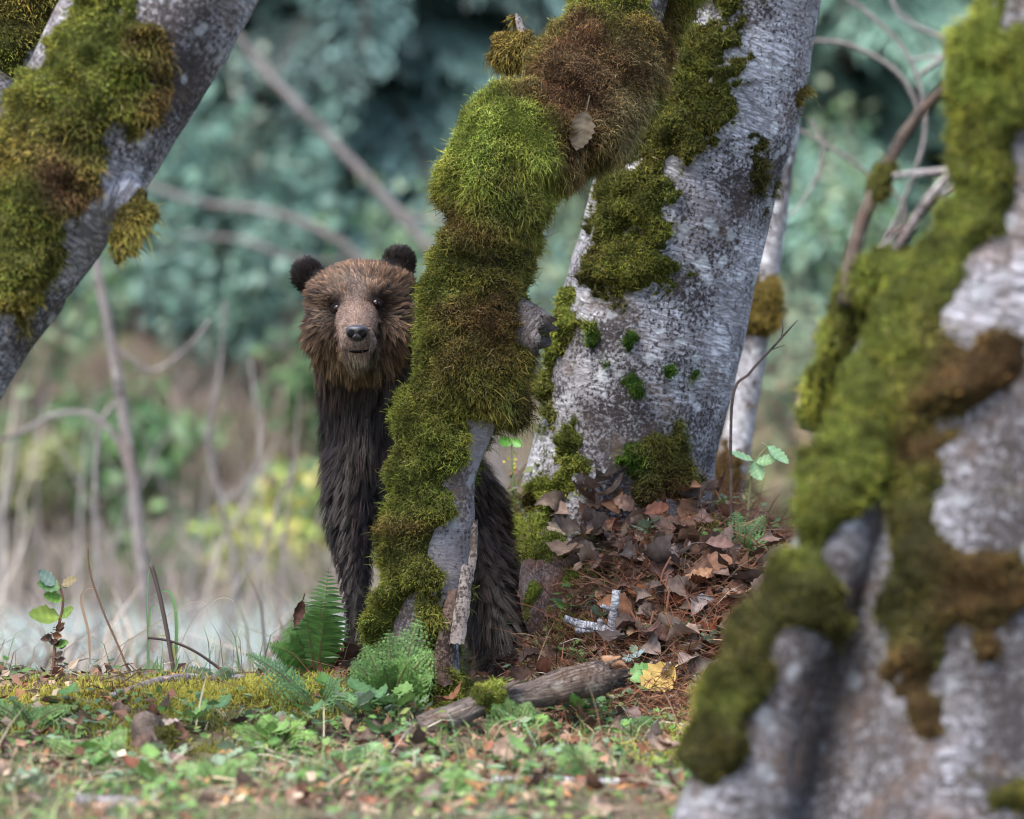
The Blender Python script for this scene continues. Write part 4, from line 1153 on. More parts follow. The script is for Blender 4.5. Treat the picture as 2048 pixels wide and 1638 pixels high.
# dry brush and dead grass on both sides of the stream: nobody could count it
def dry_brush():
    rs = np.random.default_rng(88)
    g = Geo()
    N = 26000
    x = rs.uniform(-4.6, 4.4, N); y = np.where(rs.random(N) < .55, rs.uniform(18.2, 23.5, N), rs.uniform(13.3, 17.6, N)) + .18 * x
    keep = fbm(np.stack([x, y, x * 0], -1), .9, 2, 4) > -.05
    x, y = x[keep], y[keep]; N = len(x)
    z = ground_z(x, y)
    far = y - .18 * x > 17.5
    pt = np.clip(.5 + 1.2 * fbm(np.stack([x, y, x * 0], -1), .8, 2, 14), .15, 1.3)
    h = np.where(far, .12 + .34 * rs.random(N), (.10 + .32 * rs.random(N)) * pt)
    p0 = np.stack([x, y, z - .02], -1)
    lean = rs.normal(size=(N, 3)) * [.45, .45, 0]
    p1 = p0 + (np.array([0, 0, .6]) + lean * .4) * h[:, None]
    p2 = p0 + (np.array([0, 0, .85]) + lean * 1.2) * h[:, None]
    sd = nrm(rs.normal(size=(N, 3)) * [1, 1, .1])
    c = np.array([(.29, .235, .205), (.21, .16, .14), (.34, .29, .235), (.19, .18, .11)])[rs.integers(0, 4, N)] * (.7 + .6 * rs.random((N, 1)))
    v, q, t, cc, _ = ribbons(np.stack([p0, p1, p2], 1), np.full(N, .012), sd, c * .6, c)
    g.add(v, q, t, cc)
    # tall bare stems standing among it
    N = 60
    x = rs.uniform(-3.0, -.35, N); y = rs.uniform(16.0, 20.5, N) + .18 * x
    z = np.maximum(ground_z(x, y), -.62)
    h = .4 + .8 * rs.random(N) ** 1.5
    p0 = np.stack([x, y, z - .03], -1); lean = rs.normal(size=(N, 3)) * [.3, .2, 0]
    pts = np.stack([p0 + np.array([0, 0, 1.0]) * (t * h)[:, None] + lean * (t ** 1.7 * h)[:, None] + rs.normal(size=(N, 3)) * .02 * t for t in (0, .25, .5, .75, 1.0)], 1)
    c = np.array([(.26, .225, .215), (.20, .165, .155), (.30, .26, .23)])[rs.integers(0, 3, N)] * (.7 + .5 * rs.random((N, 1)))
    v, q, t, cc, _ = ribbons(pts, .007 + .011 * rs.random(N), nrm(rs.normal(size=(N, 3)) * [1, .3, 0] + [.6, 0, 0]), c, c)
    g.add(v, q, t, cc)
    o = obj('dry_brush', g.mesh('dry_brush'), M['grass'])
    tag(o, 'tangled pale brown brush and dead grass along both sides of the stream', 'brush', kind='stuff')
dry_brush()
M['bark_sap'] = bark_mat('sapling_bark', (.20, .18, .175), (.14, .12, .115), (.05, .04, .04), (.11, .085, .075), .3, .8)

def sapling(name, label, trunk, branches=(), mat=None, cat='tree', group=None, seed=0):
    kf = .52 if trunk[0][2] > 14 else 1.0
    trunk = [(a, b, c, r * kf) for a, b, c, r in trunk]; branches = [[(a, b, c, r * kf * .9) for a, b, c, r in br_] for br_ in branches]
    p = trunk[0]
    root = empty(name, at(*p[:3]), label, cat, group)
    v, q, t, tc = sweep(pxpath(trunk), 70, 14, .08, 7, seed)
    obj('trunk', mesh_np(name + '_trunk', v, q, t, {'tc': tc}), mat or M['bark_sap'], root)
    for k, b in enumerate(branches):
        v, q, t, tc = sweep(pxpath(b), 40, 10, .08, 7, seed + k + 1)
        obj('branch', mesh_np(name + '_branch', v, q, t, {'tc': tc}), mat or M['bark_sap'], root)
    return root
d = 16.2
sapling('bare_sapling', 'grey bare sapling with an arching side shoot on the near stream bank', [(300, 1300, d, 26), (285, 1150, d, 25), (268, 980, d, 23), (245, 820, d, 22), (222, 680, d, 20), (200, 570, d, 18), (175, 430, d, 16), (150, 250, d, 14), (130, -60, d, 11)],
        [[(262, 960, d, 14), (235, 880, d, 14), (180, 830, d, 13), (110, 830, d, 12), (30, 870, d, 11), (-80, 900, d, 10)], [(225, 690, d, 9), (300, 740, d, 8), (370, 700, d, 8), (420, 640, d, 6)], [(240, 800, d, 12), (200, 850, d, 11), (190, 980, d, 10), (195, 1130, d, 10), (190, 1330, d, 10)]], seed=401)
d = 17.0
sapling('bare_sapling', 'thin forked dead sapling beside the yellow-leaved shrub', [(455, 1330, d, 11), (470, 1150, d, 11), (440, 1000, d, 11), (418, 900, d, 12), (420, 830, d, 11), (440, 740, d, 8), (450, 600, d, 6)],
        [[(440, 1010, d, 9), (500, 960, d, 8), (520, 880, d, 8), (510, 790, d, 7), (500, 720, d, 6)]], seed=411)
d = 16.6
sapling('bare_sapling', 'bent thin dead stem arching over the stream left of the bear', [(430, 1330, d, 9), (470, 1180, d, 9), (530, 1090, d, 9), (560, 1000, d, 9), (590, 930, d, 8)], [], seed=421)
d = 20.5
sapling('dead_pole', 'long dead pole leaning through the hemlocks above the bear', [(1010, 1000, d, 22), (900, 580, d, 20), (790, 420, d, 19), (690, 310, d, 18), (600, 215, d, 17), (520, 130, d, 16), (400, -30, d, 14)],
        [[(785, 415, d, 14), (850, 440, d, 12), (930, 440, d, 10), (1000, 430, d, 9)]], seed=431, cat='dead tree')
d = 21.0
sapling('dead_pole', 'pale thin dead pole sloping down behind the head of the bear', [(1000, 1050, d, 18), (850, 680, d, 16), (730, 530, d, 15), (640, 460, d, 14), (520, 420, d, 13), (380, 400, d, 11), (200, 330, d, 9)],
        [[(700, 520, d, 10), (600, 520, d, 10), (480, 480, d, 9), (360, 470, d, 8)]], seed=441, cat='dead tree')
d = 15.2
sapling('bare_shrub', 'bare pale twigs of a shrub arching right of the white alder', [(1660, 1200, d, 10), (1700, 800, d, 9), (1740, 560, d, 8), (1800, 420, d, 8), (1850, 260, d, 8), (1820, 120, d, 8), (1740, 30, d, 7), (1640, -40, d, 6)],
        [[(1755, 520, d, 8), (1810, 420, d, 7), (1740, 350, d, 8), (1670, 300, d, 8), (1600, 260, d, 7)], [(1620, 240, d, 7), (1645, 290, d, 8), (1635, 350, d, 8), (1600, 410, d, 7), (1565, 440, d, 6)],
         [(1850, 250, d, 9), (1800, 150, d, 9), (1700, 90, d, 9), (1600, 80, d, 8)], [(1840, 150, d, 10), (1900, 90, d, 10), (1800, 30, d, 9), (1770, -60, d, 8)], [(1820, 120, d, 7), (1900, 110, d, 7), (1980, 100, d, 7)]], seed=451, cat='shrub')
sapling('leafless_seedling', 'thin dark forked twig growing beside the foot of the white alder', [(1462, 1040, 12.35, 3), (1465, 800, 12.3, 3), (1500, 745, 12.3, 2.6), (1550, 690, 12.3, 2.2), (1595, 640, 12.3, 1.2)], [[(1562, 678, 12.3, 1.6), (1566, 655, 12.3, 1.2), (1562, 635, 12.3, .8)], [(1540, 700, 12.3, 1.6), (1570, 690, 12.3, 1.0)]], mat=M['bark_dark'], cat='twig', seed=461)

# ------------------------------------------------------------------ plants, leaves and sticks on the forest floor
def basis(d, up):
    d = nrm(np.asarray(d, float)); s = nrm(np.cross(d, up)); u = np.cross(s, d)
    return d, s, u

def leaf_mesh(name, L, Wd, col, fold=.25, curl=.3, serr=.12, twist=.0, n=9, seed=0, lobes=0, stalk=.25):
    """one broad leaf along +Y with toothed edge, folded on the midrib and curled; side veins as relief"""
    rs = np.random.default_rng(seed)
    V, Q, C = [], [], []
    col = np.array(col)
    for k in range(n + 1):
        t = k / n
        w = Wd * .5 * (math.sin(math.pi * min(1, t ** .72)) ** .8 + .02)
        if lobes: w *= .75 + .35 * abs(math.sin(t * math.pi * lobes))
        y = t * L
        bend = curl * L * (t - .35) ** 2
        row = []
        for j, u in enumerate((-1, -.5, 0, .5, 1)):
            tooth = 1 + (serr * (1 if k % 2 else -1) if abs(u) == 1 else 0) + rs.normal() * .03
            x = u * w * tooth
            tw = twist * t
            z = bend + abs(u) * fold * w * (1.2 if abs(u) == 1 else 1) + (.02 * L * (1 if k % 2 else -1) * abs(u)) + rs.normal() * .008 * L
            yy = y + abs(u) * w * .25
            row.append((x * math.cos(tw) - z * math.sin(tw), yy, x * math.sin(tw) + z * math.cos(tw)))
            C.append(col * (.8 + .25 * rs.random()) * (1.25 if u == 0 else 1) * (1.1 if k % 2 else .9))
        V += row
    for k in range(n):
        for j in range(4):
            a = k * 5 + j
            Q.append([a, a + 1, a + 6, a + 5])
    # stalk
    b = len(V)
    sl = L * stalk
    for k in range(4):
        t = k / 3
        for sx in (-1, 1):
            V.append((sx * .0012, -sl * t, curl * L * .12 - .25 * sl * t * t)); C.append(col * .8)
    for k in range(3):
        Q.append([b + 2 * k, b + 2 * k + 1, b + 2 * k + 3, b + 2 * k + 2])
    return mesh_np(name, V, Q, None, {'col': np.array(C)})

def place(o, p, d, up, scale=1.0, roll=0.0):
    d, s, u = basis(d, up)
    m = Matrix(((s[0], d[0], u[0], p[0]), (s[1], d[1], u[1], p[1]), (s[2], d[2], u[2], p[2]), (0, 0, 0, 1)))
    o.matrix_world = m @ Matrix.Rotation(roll, 4, 'Y') @ Matrix.Scale(scale, 4)

M['deadleaf'] = attr_mat('dead_leaf', .75, .2, .12)
def vary(mat, amt=.5):
    """per-object brightness and warmth so that copies differ"""
    nt = mat.node_tree
    b = nt.nodes["Principled BSDF"]
    at_ = [n for n in nt.nodes if n.type == 'ATTRIBUTE'][0]
    oi = nd(nt, "ShaderNodeObjectInfo")
    hs = nd(nt, "ShaderNodeHueSaturation")
    mr = nd(nt, "ShaderNodeMapRange"); mr.inputs[3].default_value = 1 - amt; mr.inputs[4].default_value = 1 + amt
    nt.links.new(oi.outputs["Random"], mr.inputs[0]); nt.links.new(mr.outputs[0], hs.inputs["Value"])
    mu = nd(nt, "ShaderNodeMath", operation='MULTIPLY'); mu.inputs[1].default_value = 7.31
    fr = nd(nt, "ShaderNodeMath", operation='FRACT')
    m2 = nd(nt, "ShaderNodeMapRange"); m2.inputs[3].default_value = .5; m2.inputs[4].default_value = 1.25
    nt.links.new(oi.outputs["Random"], mu.inputs[0]); nt.links.new(mu.outputs[0], fr.inputs[0]); nt.links.new(fr.outputs[0], m2.inputs[0])
    nt.links.new(m2.outputs[0], hs.inputs["Saturation"])
    no = nd(nt, "ShaderNodeTexNoise"); no.inputs["Scale"].default_value = 60; no.inputs["Detail"].default_value = 4
    ge = nd(nt, "ShaderNodeNewGeometry"); nt.links.new(ge.outputs["Position"], no.inputs["Vector"])
    mx = nd(nt, "ShaderNodeMix", data_type='RGBA'); mx.blend_type = 'MULTIPLY'; mx.inputs[0].default_value = .6
    rp = ramp(nt, [(.35, (.45, .4, .38)), (.6, (1.1, 1.1, 1.1))])
    nt.links.new(no.outputs[0], rp.inputs[0]); nt.links.new(rp.outputs[0], mx.inputs[7])
    nt.links.new(at_.outputs["Color"], hs.inputs["Color"]); nt.links.new(hs.outputs[0], mx.inputs[6])
    nt.links.new(mx.outputs[2], b.inputs["Base Color"])
    for l in list(nt.links):
        if l.to_node.type == 'BSDF_TRANSLUCENT': nt.links.remove(l)
    for n in nt.nodes:
        if n.type == 'BSDF_TRANSLUCENT': nt.links.new(mx.outputs[2], n.inputs[0])
vary(M['deadleaf'])

DEAD = [(.15, .075, .045), (.17, .10, .068), (.13, .052, .032), (.23, .16, .115), (.15, .085, .058), (.085, .05, .036)]
dead_meshes = [leaf_mesh('dead_leaf', .074, .054, DEAD[k % 6], fold=.2 + .5 * random.random(), curl=random.uniform(.4, 2.0) * random.choice((1, 1, -1)), twist=random.uniform(-1.2, 1.2), seed=500 + k) for k in range(12)]
LG = {'mound': 'curled brown dead leaf in the litter on the mound below the white alder', 'paw': 'crumpled brown dead leaf heaped beside the front paw of the bear', 'front': 'brown dead leaf lying in the grass in front of the fallen log'}
def dead_leaf(px, py, key, sc=1.0, lift=.012):
    p = ground_hit(px, py, 9.3, 14)
    if p[1] > 13.5: return
    n = ground_n(p[0], p[1])
    o = obj('dead_leaf', dead_meshes[random.randrange(12)], M['deadleaf'])
    tag(o, LG[key], 'leaf', {'mound': 'dead leaves on the mound', 'paw': 'dead leaves by the paw', 'front': 'dead leaves in the grass'}[key])
    up = nrm(n + RNG.normal(size=3) * .45)
    place(o, p + n * (lift + random.random() * .02), RNG.normal(size=3) * [1, 1, .2], up, sc * random.uniform(.6, 1.15))
cnt = 0
while cnt < 200:
    px, py = random.uniform(1050, 1600), random.uniform(985, 1400)
    core = math.exp(-((px - 1300) / 180) ** 2 - ((py - 1150) / 130) ** 2)
    if random.random() > .22 + .9 * core: continue
    if px < 1180 and 1040 < py < 1290 and random.random() < .85: continue
    if 1105 < px < 1265 and 1165 < py < 1320: continue
    dead_leaf(px, py, 'mound', 1.0, .012 if cnt % 3 else .035); cnt += 1
for k in range(26): dead_leaf(random.gauss(655, 30), random.gauss(1305, 28), 'paw', .9, .02)
for k in range(75): dead_leaf(random.uniform(-20, 1420), random.uniform(1430, 1640), 'front', random.uniform(.55, 1.0), .02)

def one_leaf(px, py, d, col, label, L=.075, Wd=.055, dirv=(0, 0, -1), up=(0, -1, .3), mat='deadleaf', name='fallen_leaf', on_ground=False, **kw):
    me = leaf_mesh(name, L, Wd, col, **kw)
    o = obj(name, me, M[mat])
    p = ground_hit(px, py) + np.array([0, 0, .03]) if on_ground else at(px, py, d)
    place(o, p, dirv, np.array(up, float))
    return tag(o, label, 'leaf')
M['freshleaf'] = attr_mat('fresh_leaf', .45, .4, .25)
one_leaf(1172, 222, 11.815, (.26, .215, .16), 'grey-brown toothed leaf caught on the rusty moss of the leaning stem', .085, .052, (-.25, 0, -1), (.1, -1, .1), fold=.08, curl=.1, seed=601, n=13, stalk=.4)
one_leaf(1140, 1058, 0, (.33, .27, .21), 'flat pale grey leaf lying on green moss beside the haunch of the bear', .075, .062, (-.45, -.3, -.75), (0, -.75, .6), on_ground=True, fold=.06, curl=.15, seed=602, n=13)
one_leaf(1352, 1372, 0, (.55, .38, .12), 'curled yellow leaf on the red stalks right of the fallen log', .085, .075, (-.7, -.2, -.55), (.2, -.6, .8), on_ground=True, fold=.5, curl=1.2, seed=603, mat='freshleaf')
one_leaf(1255, 1388, 0, (.10, .24, .05), 'fresh green toothed leaf beside the broken end of the log', .062, .045, (.9, -.1, .35), (0, -.8, .6), on_ground=True, fold=.15, curl=.3, seed=604, mat='freshleaf')
one_leaf(1240, 1360, 0, (.20, .27, .27), 'bluish leaf edge-on above the broken end of the log', .062, .03, (.9, 0, .4), (.1, -.3, .9), on_ground=True, fold=.1, curl=.3, seed=605, mat='freshleaf')
one_leaf(1365, 1195, 0, (.38, .17, .05), 'orange-brown leaf standing in the litter on the mound', .075, .04, (.85, -.2, .3), (0, -.7, .6), on_ground=True, fold=.15, curl=.5, seed=606)
one_leaf(1365, 1235, 0, (.28, .29, .30), 'smooth pale grey leaf face down on the mound', .068, .045, (.95, -.1, .2), (0, -.5, .9), on_ground=True, fold=-.15, curl=-.3, seed=607, serr=.02)
one_leaf(985, 1535, 0, (.30, .15, .06), 'large orange-brown leaf in the grass before the log', .07, .06, (.9, -.3, .1), (0, -.8, .6), on_ground=True, fold=.2, curl=.6, seed=608)
one_leaf(606, 1200, 11.99, (.045, .025, .02), 'dark shrivelled leaf hanging on the sword fern', .06, .022, (-.3, 0, -1), (0, -1, 0), fold=.5, curl=.8, seed=609)
one_leaf(105, 172, 11.02, (.30, .22, .17), 'small tan leaf scrap stuck on the moss of the tilted alder', .035, .02, (.5, 0, -1), (0, -1, .2), fold=.3, curl=.8, seed=610)

# ---- ferns
def frond(name, base, d0, L, Wd, pairs, parent, col, droop=.6, up=(0, -.6, .8), bip=False, seed=0, slim=.22, sweepf=.35, stemfree=.15):
    rs = np.random.default_rng(seed)
    d0 = nrm(np.array(d0, float))
    n = pairs
    s = np.linspace(0, 1, n + 1)
    C = base + d0 * (s * L)[:, None] + np.array([0, 0, -1.0]) * (droop * L * s ** 2.2)[:, None]
    T = nrm(np.gradient(C, axis=0))
    up = np.array(up, float)
    g = Geo()
    col = np.array(col)
    S0 = nrm(np.cross(T, up)); U0 = np.cross(S0, T)
    w = (.0026 * (1.1 - s))[:, None]
    i = np.arange(n)
    g.add(np.concatenate([C - S0 * w, C + S0 * w]), np.stack([i, i + 1, n + 2 + i, n + 1 + i], -1), None, np.array((.10, .075, .03)))
    P, D, N, LL, WW, CC = [], [], [], [], [], []
    for k in range(n + 1):
        if s[k] < stemfree: continue
        u = (s[k] - stemfree) / (1 - stemfree)
        pl = Wd * .5 * (min(1, .55 + u * 2.2) * (1 - u ** 2.2) + .04)
        for sd in (-1, 1):
            dd = nrm(S0[k] * sd + T[k] * sweepf - U0[k] * (.10 + .25 * rs.random()) + rs.normal(size=3) * .05)
            c = col * (.75 + .5 * rs.random())
            if not bip:
                m = 5
                t = np.linspace(0, 1, m)
                cc = C[k] + dd * (t * pl)[:, None] - np.array([0, 0, 1.0]) * (pl * .22 * t * t)[:, None]
                ww = (pl * slim * .5 * np.array([.75, 1, .85, .5, .03]))[:, None]
                ws = nrm(np.cross(dd, U0[k]))
                a = np.arange(m - 1)
                g.add(np.concatenate([cc - ws * ww, cc + ws * ww + T[k] * 0]), np.stack([a, a + 1, m + a + 1, m + a], -1), None, c)
            else:
                m = max(4, int(pl / .0075))
                t = np.linspace(.06, 1, m)
                cc = C[k] + dd * (t * pl)[:, None] - np.array([0, 0, 1.0]) * (pl * .25 * t * t)[:, None]
                ws = nrm(np.cross(dd, U0[k]))
                for s2 in (-1, 1):
                    P.append(cc); D.append(np.tile(nrm(ws * s2 + dd * .55), (m, 1)) + rs.normal(size=(m, 3)) * .12)
                    N.append(np.tile(U0[k], (m, 1))); LL.append(pl * .26 * (1.1 - t)); WW.append(np.full(m, .0085)); CC.append(np.tile(c, (m, 1)) * (.8 + .4 * rs.random((m, 1))))
    if bip:
        leaf_quads(np.concatenate(P), np.concatenate(D), np.concatenate(N), np.concatenate(LL), np.concatenate(WW), np.concatenate(CC), g)
    return obj(name, g.mesh(name), M['leafgreen'], parent)

def fern(px, py, fronds, label, col, bip=False, seed=0, pairs=24, d=None, group=None, **kw):
    """fronds: tip px,py offsets with depth offset and width; base on the ground at px,py"""
    p = ground_hit(px, py, 9.3, 14.5) if d is None else at(px, py, d)
    p = np.array([p[0], p[1], gz(p[0], p[1])])
    root = empty('lady_fern' if bip else 'sword_fern', p, label, 'fern', group)
    dd = float((p - CAM) @ FWD)
    for k, (tx, ty, td, wd, dr) in enumerate(fronds):
        tip = at(tx, ty, dd + td)
        v = tip - p
        L = float(np.linalg.norm(v)) * 1.05
        dv = nrm(v) + np.array([0, 0, dr])
        up = np.array([.0, -.75, .65]) if td <= .03 else np.array([0, -.9, .4])
        frond('frond', p + RNG.normal(size=3) * .004, dv, L, wd, pairs, root, np.array(col) * random.uniform(.75, 1.2), droop=dr, bip=bip, seed=seed + k, up=up, **kw)
    return root
SW = (.055, .125, .025)
fern(632, 1345, [(655, 1140, .02, .13, .05), (600, 1175, .04, .11, .15), (640, 1190, -.06, .12, .08), (540, 1215, .02, .08, .35), (505, 1250, -.03, .075, .4), (520, 1275, -.08, .07, .3), (560, 1235, -.06, .08, .3), (650, 1215, -.05, .085, .1), (590, 1290, -.14, .07, .3), (575, 1200, .08, .08, .3), (612, 1225, -.03, .08, .1)],
     'dark green sword fern with ladder-like fronds beside the front paw of the bear', SW, seed=701, pairs=26, d=12.02)
LF = (.115, .215, .055)
fern(785, 1425, [(690, 1300, -.03, .13, .3), (725, 1262, .0, .14, .2), (775, 1238, .0, .15, .12), (845, 1222, .0, .14, .12), (885, 1270, -.04, .12, .3), (835, 1290, -.08, .13, .3), (760, 1300, -.08, .13, .3), (690, 1345, -.1, .11, .4), (810, 1340, -.12, .11, .3), (880, 1340, -.06, .11, .3)],
     'feathery lady fern at the foot of the leaning stem', LF, True, 721, 18)
fern(1030, 1475, [(980, 1400, -.02, .075, .2), (1015, 1385, .0, .07, .15), (1060, 1395, .0, .075, .2), (1100, 1420, -.05, .07, .3), (960, 1440, -.08, .07, .35), (1130, 1440, -.05, .07, .3)],
     'small lady fern growing right in front of the fallen log', LF, True, 741, 16)
fern(640, 1420, [(470, 1275, -.05, .10, .25), (560, 1360, -.2, .09, .3), (720, 1400, -.25, .09, .3), (690, 1350, -.1, .09, .3)],
     'pale arching lady fern in front of the sword fern', (.12, .24, .09), True, 761, 22)
fern(560, 1500, [(450, 1430, -.1, .08, .35), (520, 1410, 0, .08, .3), (620, 1430, -.08, .08, .35), (640, 1480, -.15, .07, .4)], 'low lady fern beside the yellow moss mat', (.14, .26, .06), True, 781, 16)
fern(420, 1365, [(350, 1335, .03, .05, .3), (400, 1325, .03, .05, .3), (470, 1335, .03, .05, .3), (500, 1345, .03, .05, .3)], 'tiny fern behind the lichen-grey stick', (.06, .12, .05), False, 791, 14)
fern(1480, 1110, [(1420, 1050, 0, .06, .3), (1470, 1010, .02, .07, .2), (1530, 1020, .05, .07, .2), (1560, 1060, .02, .06, .3), (1500, 1060, -.04, .06, .3), (1450, 1080, -.06, .06, .3)], 'small fern on the shoulder of the mound right of the white alder', (.09, .17, .05), True, 801, 14)
fern(1130, 1035, [(1170, 968, -.03, .045, .2), (1090, 1000, -.04, .045, .3), (1215, 985, -.05, .045, .45)], 'curling little fern against the mossy foot of the white alder', (.12, .24, .06), False, 811, 16)
fern(1290, 1480, [(1230, 1430, 0, .06, .3), (1290, 1425, 0, .06, .3), (1340, 1440, 0, .06, .3)], 'low lady fern in the grass right of the log', (.10, .20, .07), True, 821, 14)
fern(720, 1540, [(640, 1490, -.05, .07, .4), (700, 1470, 0, .07, .3), (770, 1475, 0, .07, .3), (800, 1510, -.05, .06, .4)], 'low lady fern in the front grass below the log', (.11, .21, .08), True, 831, 14)

# ---- fallen wood
def wood_stick(name, rows, label, mat, cat='stick', seed=0, nl=60, nr=16, lump=.12, parent=None):
    v, q, t, tc = sweep(pxpath(rows), nl, nr, lump, 18, seed)
    o = obj(name, mesh_np(name, v, q, t, {'tc': tc}), mat, parent)
    if parent is None: tag(o, label, cat)
    return o, v, q
def gd(px, py, lift=0.0):
    return float((ground_hit(px, py) - CAM) @ FWD)
M['log'] = bark_mat('weathered_log', (.27, .23, .205), (.155, .12, .10), (.045, .03, .026), (.15, .09, .06), 1.1, 1.0, bump=1.0, stain=.48, crack=.5)
M['rot'] = bark_mat('rotten_wood', (.30, .17, .10), (.18, .085, .045), (.04, .022, .015), (.20, .10, .05), .6, 1.5)
log_root = empty('fallen_log', at(1040, 1420, 11.7), 'grey-brown fallen log with a rotten broken end lying in front of the bear', 'log')
dl = gd(1040, 1450) - .03
lrow = [(842, 1456, dl - .10, 27), (900, 1432, dl - .08, 29), (960, 1410, dl - .04, 31), (1010, 1398, dl, 33), (1060, 1388, dl + .02, 34), (1120, 1374, dl + .04, 36), (1180, 1358, dl + .06, 38), (1215, 1346, dl + .07, 36)]
lv, lq, lt, ltc = sweep(pxpath([(a_, b_, c_, r_ * .84) for a_, b_, c_, r_ in lrow]), 120, 40, .26, 11, 901)
ltc = ltc[:, [1, 0, 2]] * [.35, 1.3, 1]
ldir = nrm(lv[-1] - lv[-1 - 40])
lv[119 * 40:120 * 40] += nrm(lv[119 * 40] - lv[100 * 40]) * (RNG.random((40, 1)) * .05 - .01)
lv[-1] -= nrm(lv[119 * 40] - lv[100 * 40]) * .03
obj('trunk', mesh_np('log_trunk', lv, lq, lt, {'tc': ltc}), M['log'], log_root)
for k in range(9):
    a = random.random() * 6.28
    cx, cy = 1222 + math.cos(a) * 22, 1345 + math.sin(a) * 26
    wood_stick('splinter', [(cx - 18, cy + 4, dl + .06, 11), (cx, cy, dl + .065, 8), (cx + random.uniform(6, 22), cy + random.uniform(-8, 10), dl + .065, 2)], '', M['rot'], seed=910 + k, nl=14, nr=10, lump=.3, parent=log_root)
slab('bark_ring', [(1035, 1362, 10, dl - .03), (1012, 1375, 9, dl - .045), (1000, 1398, 8, dl - .04), (998, 1418, 6, dl - .02)], .012, log_root, M['bark_dark'], 921)
moss_on('moss', lv, lq, [(985, 1372, 36, 1.8, 'bright'), (965, 1395, 26, 1.4, 'green'), (1010, 1360, 22, 1.2, 'bright'), (940, 1425, 16, .8, 'green')], -.9, .022, 120000, .016, log_root, 922, 'green', .002)

lb = empty('lichen_branch', at(1190, 1255, 12.0), 'pale lichen-crusted broken branch lying on the mound', 'branch')
db = gd(1190, 1280) - .065
wood_stick('limb', [(1128, 1236, db, 7), (1165, 1250, db, 9), (1205, 1258, db, 10), (1235, 1272, db - .01, 10), (1250, 1268, db - .01, 7)], '', M['bark'], seed=931, parent=lb)
wood_stick('limb', [(1224, 1264, db, 10), (1226, 1235, db - .01, 10), (1230, 1205, db - .02, 9), (1233, 1180, db - .02, 9)], '', M['bark'], seed=932, parent=lb)
wood_stick('twig', [(1226, 1222, db, 5), (1212, 1216, db - .02, 5), (1203, 1211, db - .03, 4)], '', M['bark'], seed=933, parent=lb)
wood_stick('twig', [(1150, 1262, db, 6), (1195, 1256, db, 7), (1200, 1240, db - .01, 5)], '', M['bark'], seed=934, parent=lb)

rl = empty('rotten_root', at(1100, 1180, 12.3), 'purplish rotting root end with moss cushions beside the haunch of the bear', 'root')
dr_ = gd(1100, 1215) - .03
M['rot_purple'] = bark_mat('rotten_root_wood', (.19, .155, .16), (.11, .08, .08), (.035, .022, .022), (.17, .075, .04), 1.0, 1.4, bump=1.0)
rv, rq, rt, rtc = sweep(pxpath([(1110, 1075, dr_ + .16, 30), (1102, 1120, dr_ + .10, 50), (1095, 1165, dr_ + .05, 52), (1090, 1205, dr_ + .01, 46), (1085, 1245, dr_ - .02, 38), (1082, 1275, dr_ - .03, 22)]), 90, 48, .16, 9, 941)
obj('trunk', mesh_np('root_wood', rv, rq, rt, {'tc': rtc[:, [1, 0, 2]]}), M['rot_purple'], rl)
moss_on('moss', rv, rq, [(1060, 1185, 26, 1.9, 'bright'), (1140, 1175, 28, 1.9, 'bright'), (1080, 1090, 40, 1.6, 'green'), (1055, 1235, 20, 1.2, 'green'), (1110, 1110, 40, 1.2, 'green'), (1100, 1215, 18, 1.0, 'bright')], -.8, .028, 120000, .014, rl, 942, 'green', .002)

d_ = gd(330, 1378)
wood_stick('lichen_stick', [(222, 1394, d_ - .12, 8), (270, 1378, d_ - .05, 9), (330, 1360, d_, 9), (400, 1356, d_ + .03, 9), (460, 1356, d_ + .03, 8), (492, 1354, d_ + .03, 6)], 'lichen-grey stick lying along the ridge above the yellow moss', M['bark_dim'], seed=951)
d_ = gd(270, 1618)
wood_stick('grey_stick', [(150, 1602, d_, 15), (230, 1608, d_, 16), (310, 1614, d_ + .02, 15), (400, 1626, d_ + .04, 12)], 'smooth grey stick in the blurred front grass', M['bark_dim'], seed=952)
d_ = gd(1090, 1575)
wood_stick('pale_stick', [(940, 1564, d_, 8), (1020, 1560, d_, 9), (1110, 1562, d_ + .01, 10), (1180, 1566, d_ + .02, 8), (1250, 1563, d_ + .03, 7)], 'pale stick in the front grass below the log', M['bark'], seed=953)
d_ = gd(640, 1345)
wood_stick('thin_stick', [(690, 1358, d_ - .06, 4), (750, 1378, d_ - .1, 4), (840, 1400, d_ - .14, 4), (900, 1412, d_ - .15, 3)], 'thin dark stick beneath the lady fern', M['bark_dark'], seed=954)
d_ = gd(800, 1420)
wood_stick('brown_stick', [(770, 1432, d_, 8), (830, 1415, d_ + .03, 10), (890, 1405, d_ + .05, 9), (930, 1400, d_ + .06, 6)], 'red-brown rotten stick behind the lower end of the log', M['rot'], seed=955)
for k, (rows, lab) in enumerate([
        ([(1225, 1290, 3), (1280, 1330, 3), (1340, 1310, 3), (1400, 1290, 2.5)], 'thin straw-coloured stalk lying right of the log end'),
        ([(1010, 1185, 2.2), (1110, 1192, 2.2), (1200, 1205, 2)], 'thin dark twig lying across the rotten root'),
        ([(1235, 1180, 3), (1300, 1230, 3), (1350, 1270, 2.5), (1450, 1280, 2)], 'dark twig lying across the litter below the orange leaf'),
        ([(1200, 1065, 3), (1250, 1090, 3), (1290, 1075, 3)], 'short pale twig in the upper litter of the mound')]):
    rr = [(a, b, gd(a, b) - .035, c) for a, b, c in rows]
    wood_stick('fallen_twig', rr, lab, M['bark_dark'] if 'dark' in lab else M['bark_slab'], 'twig', 960 + k, 30, 8)

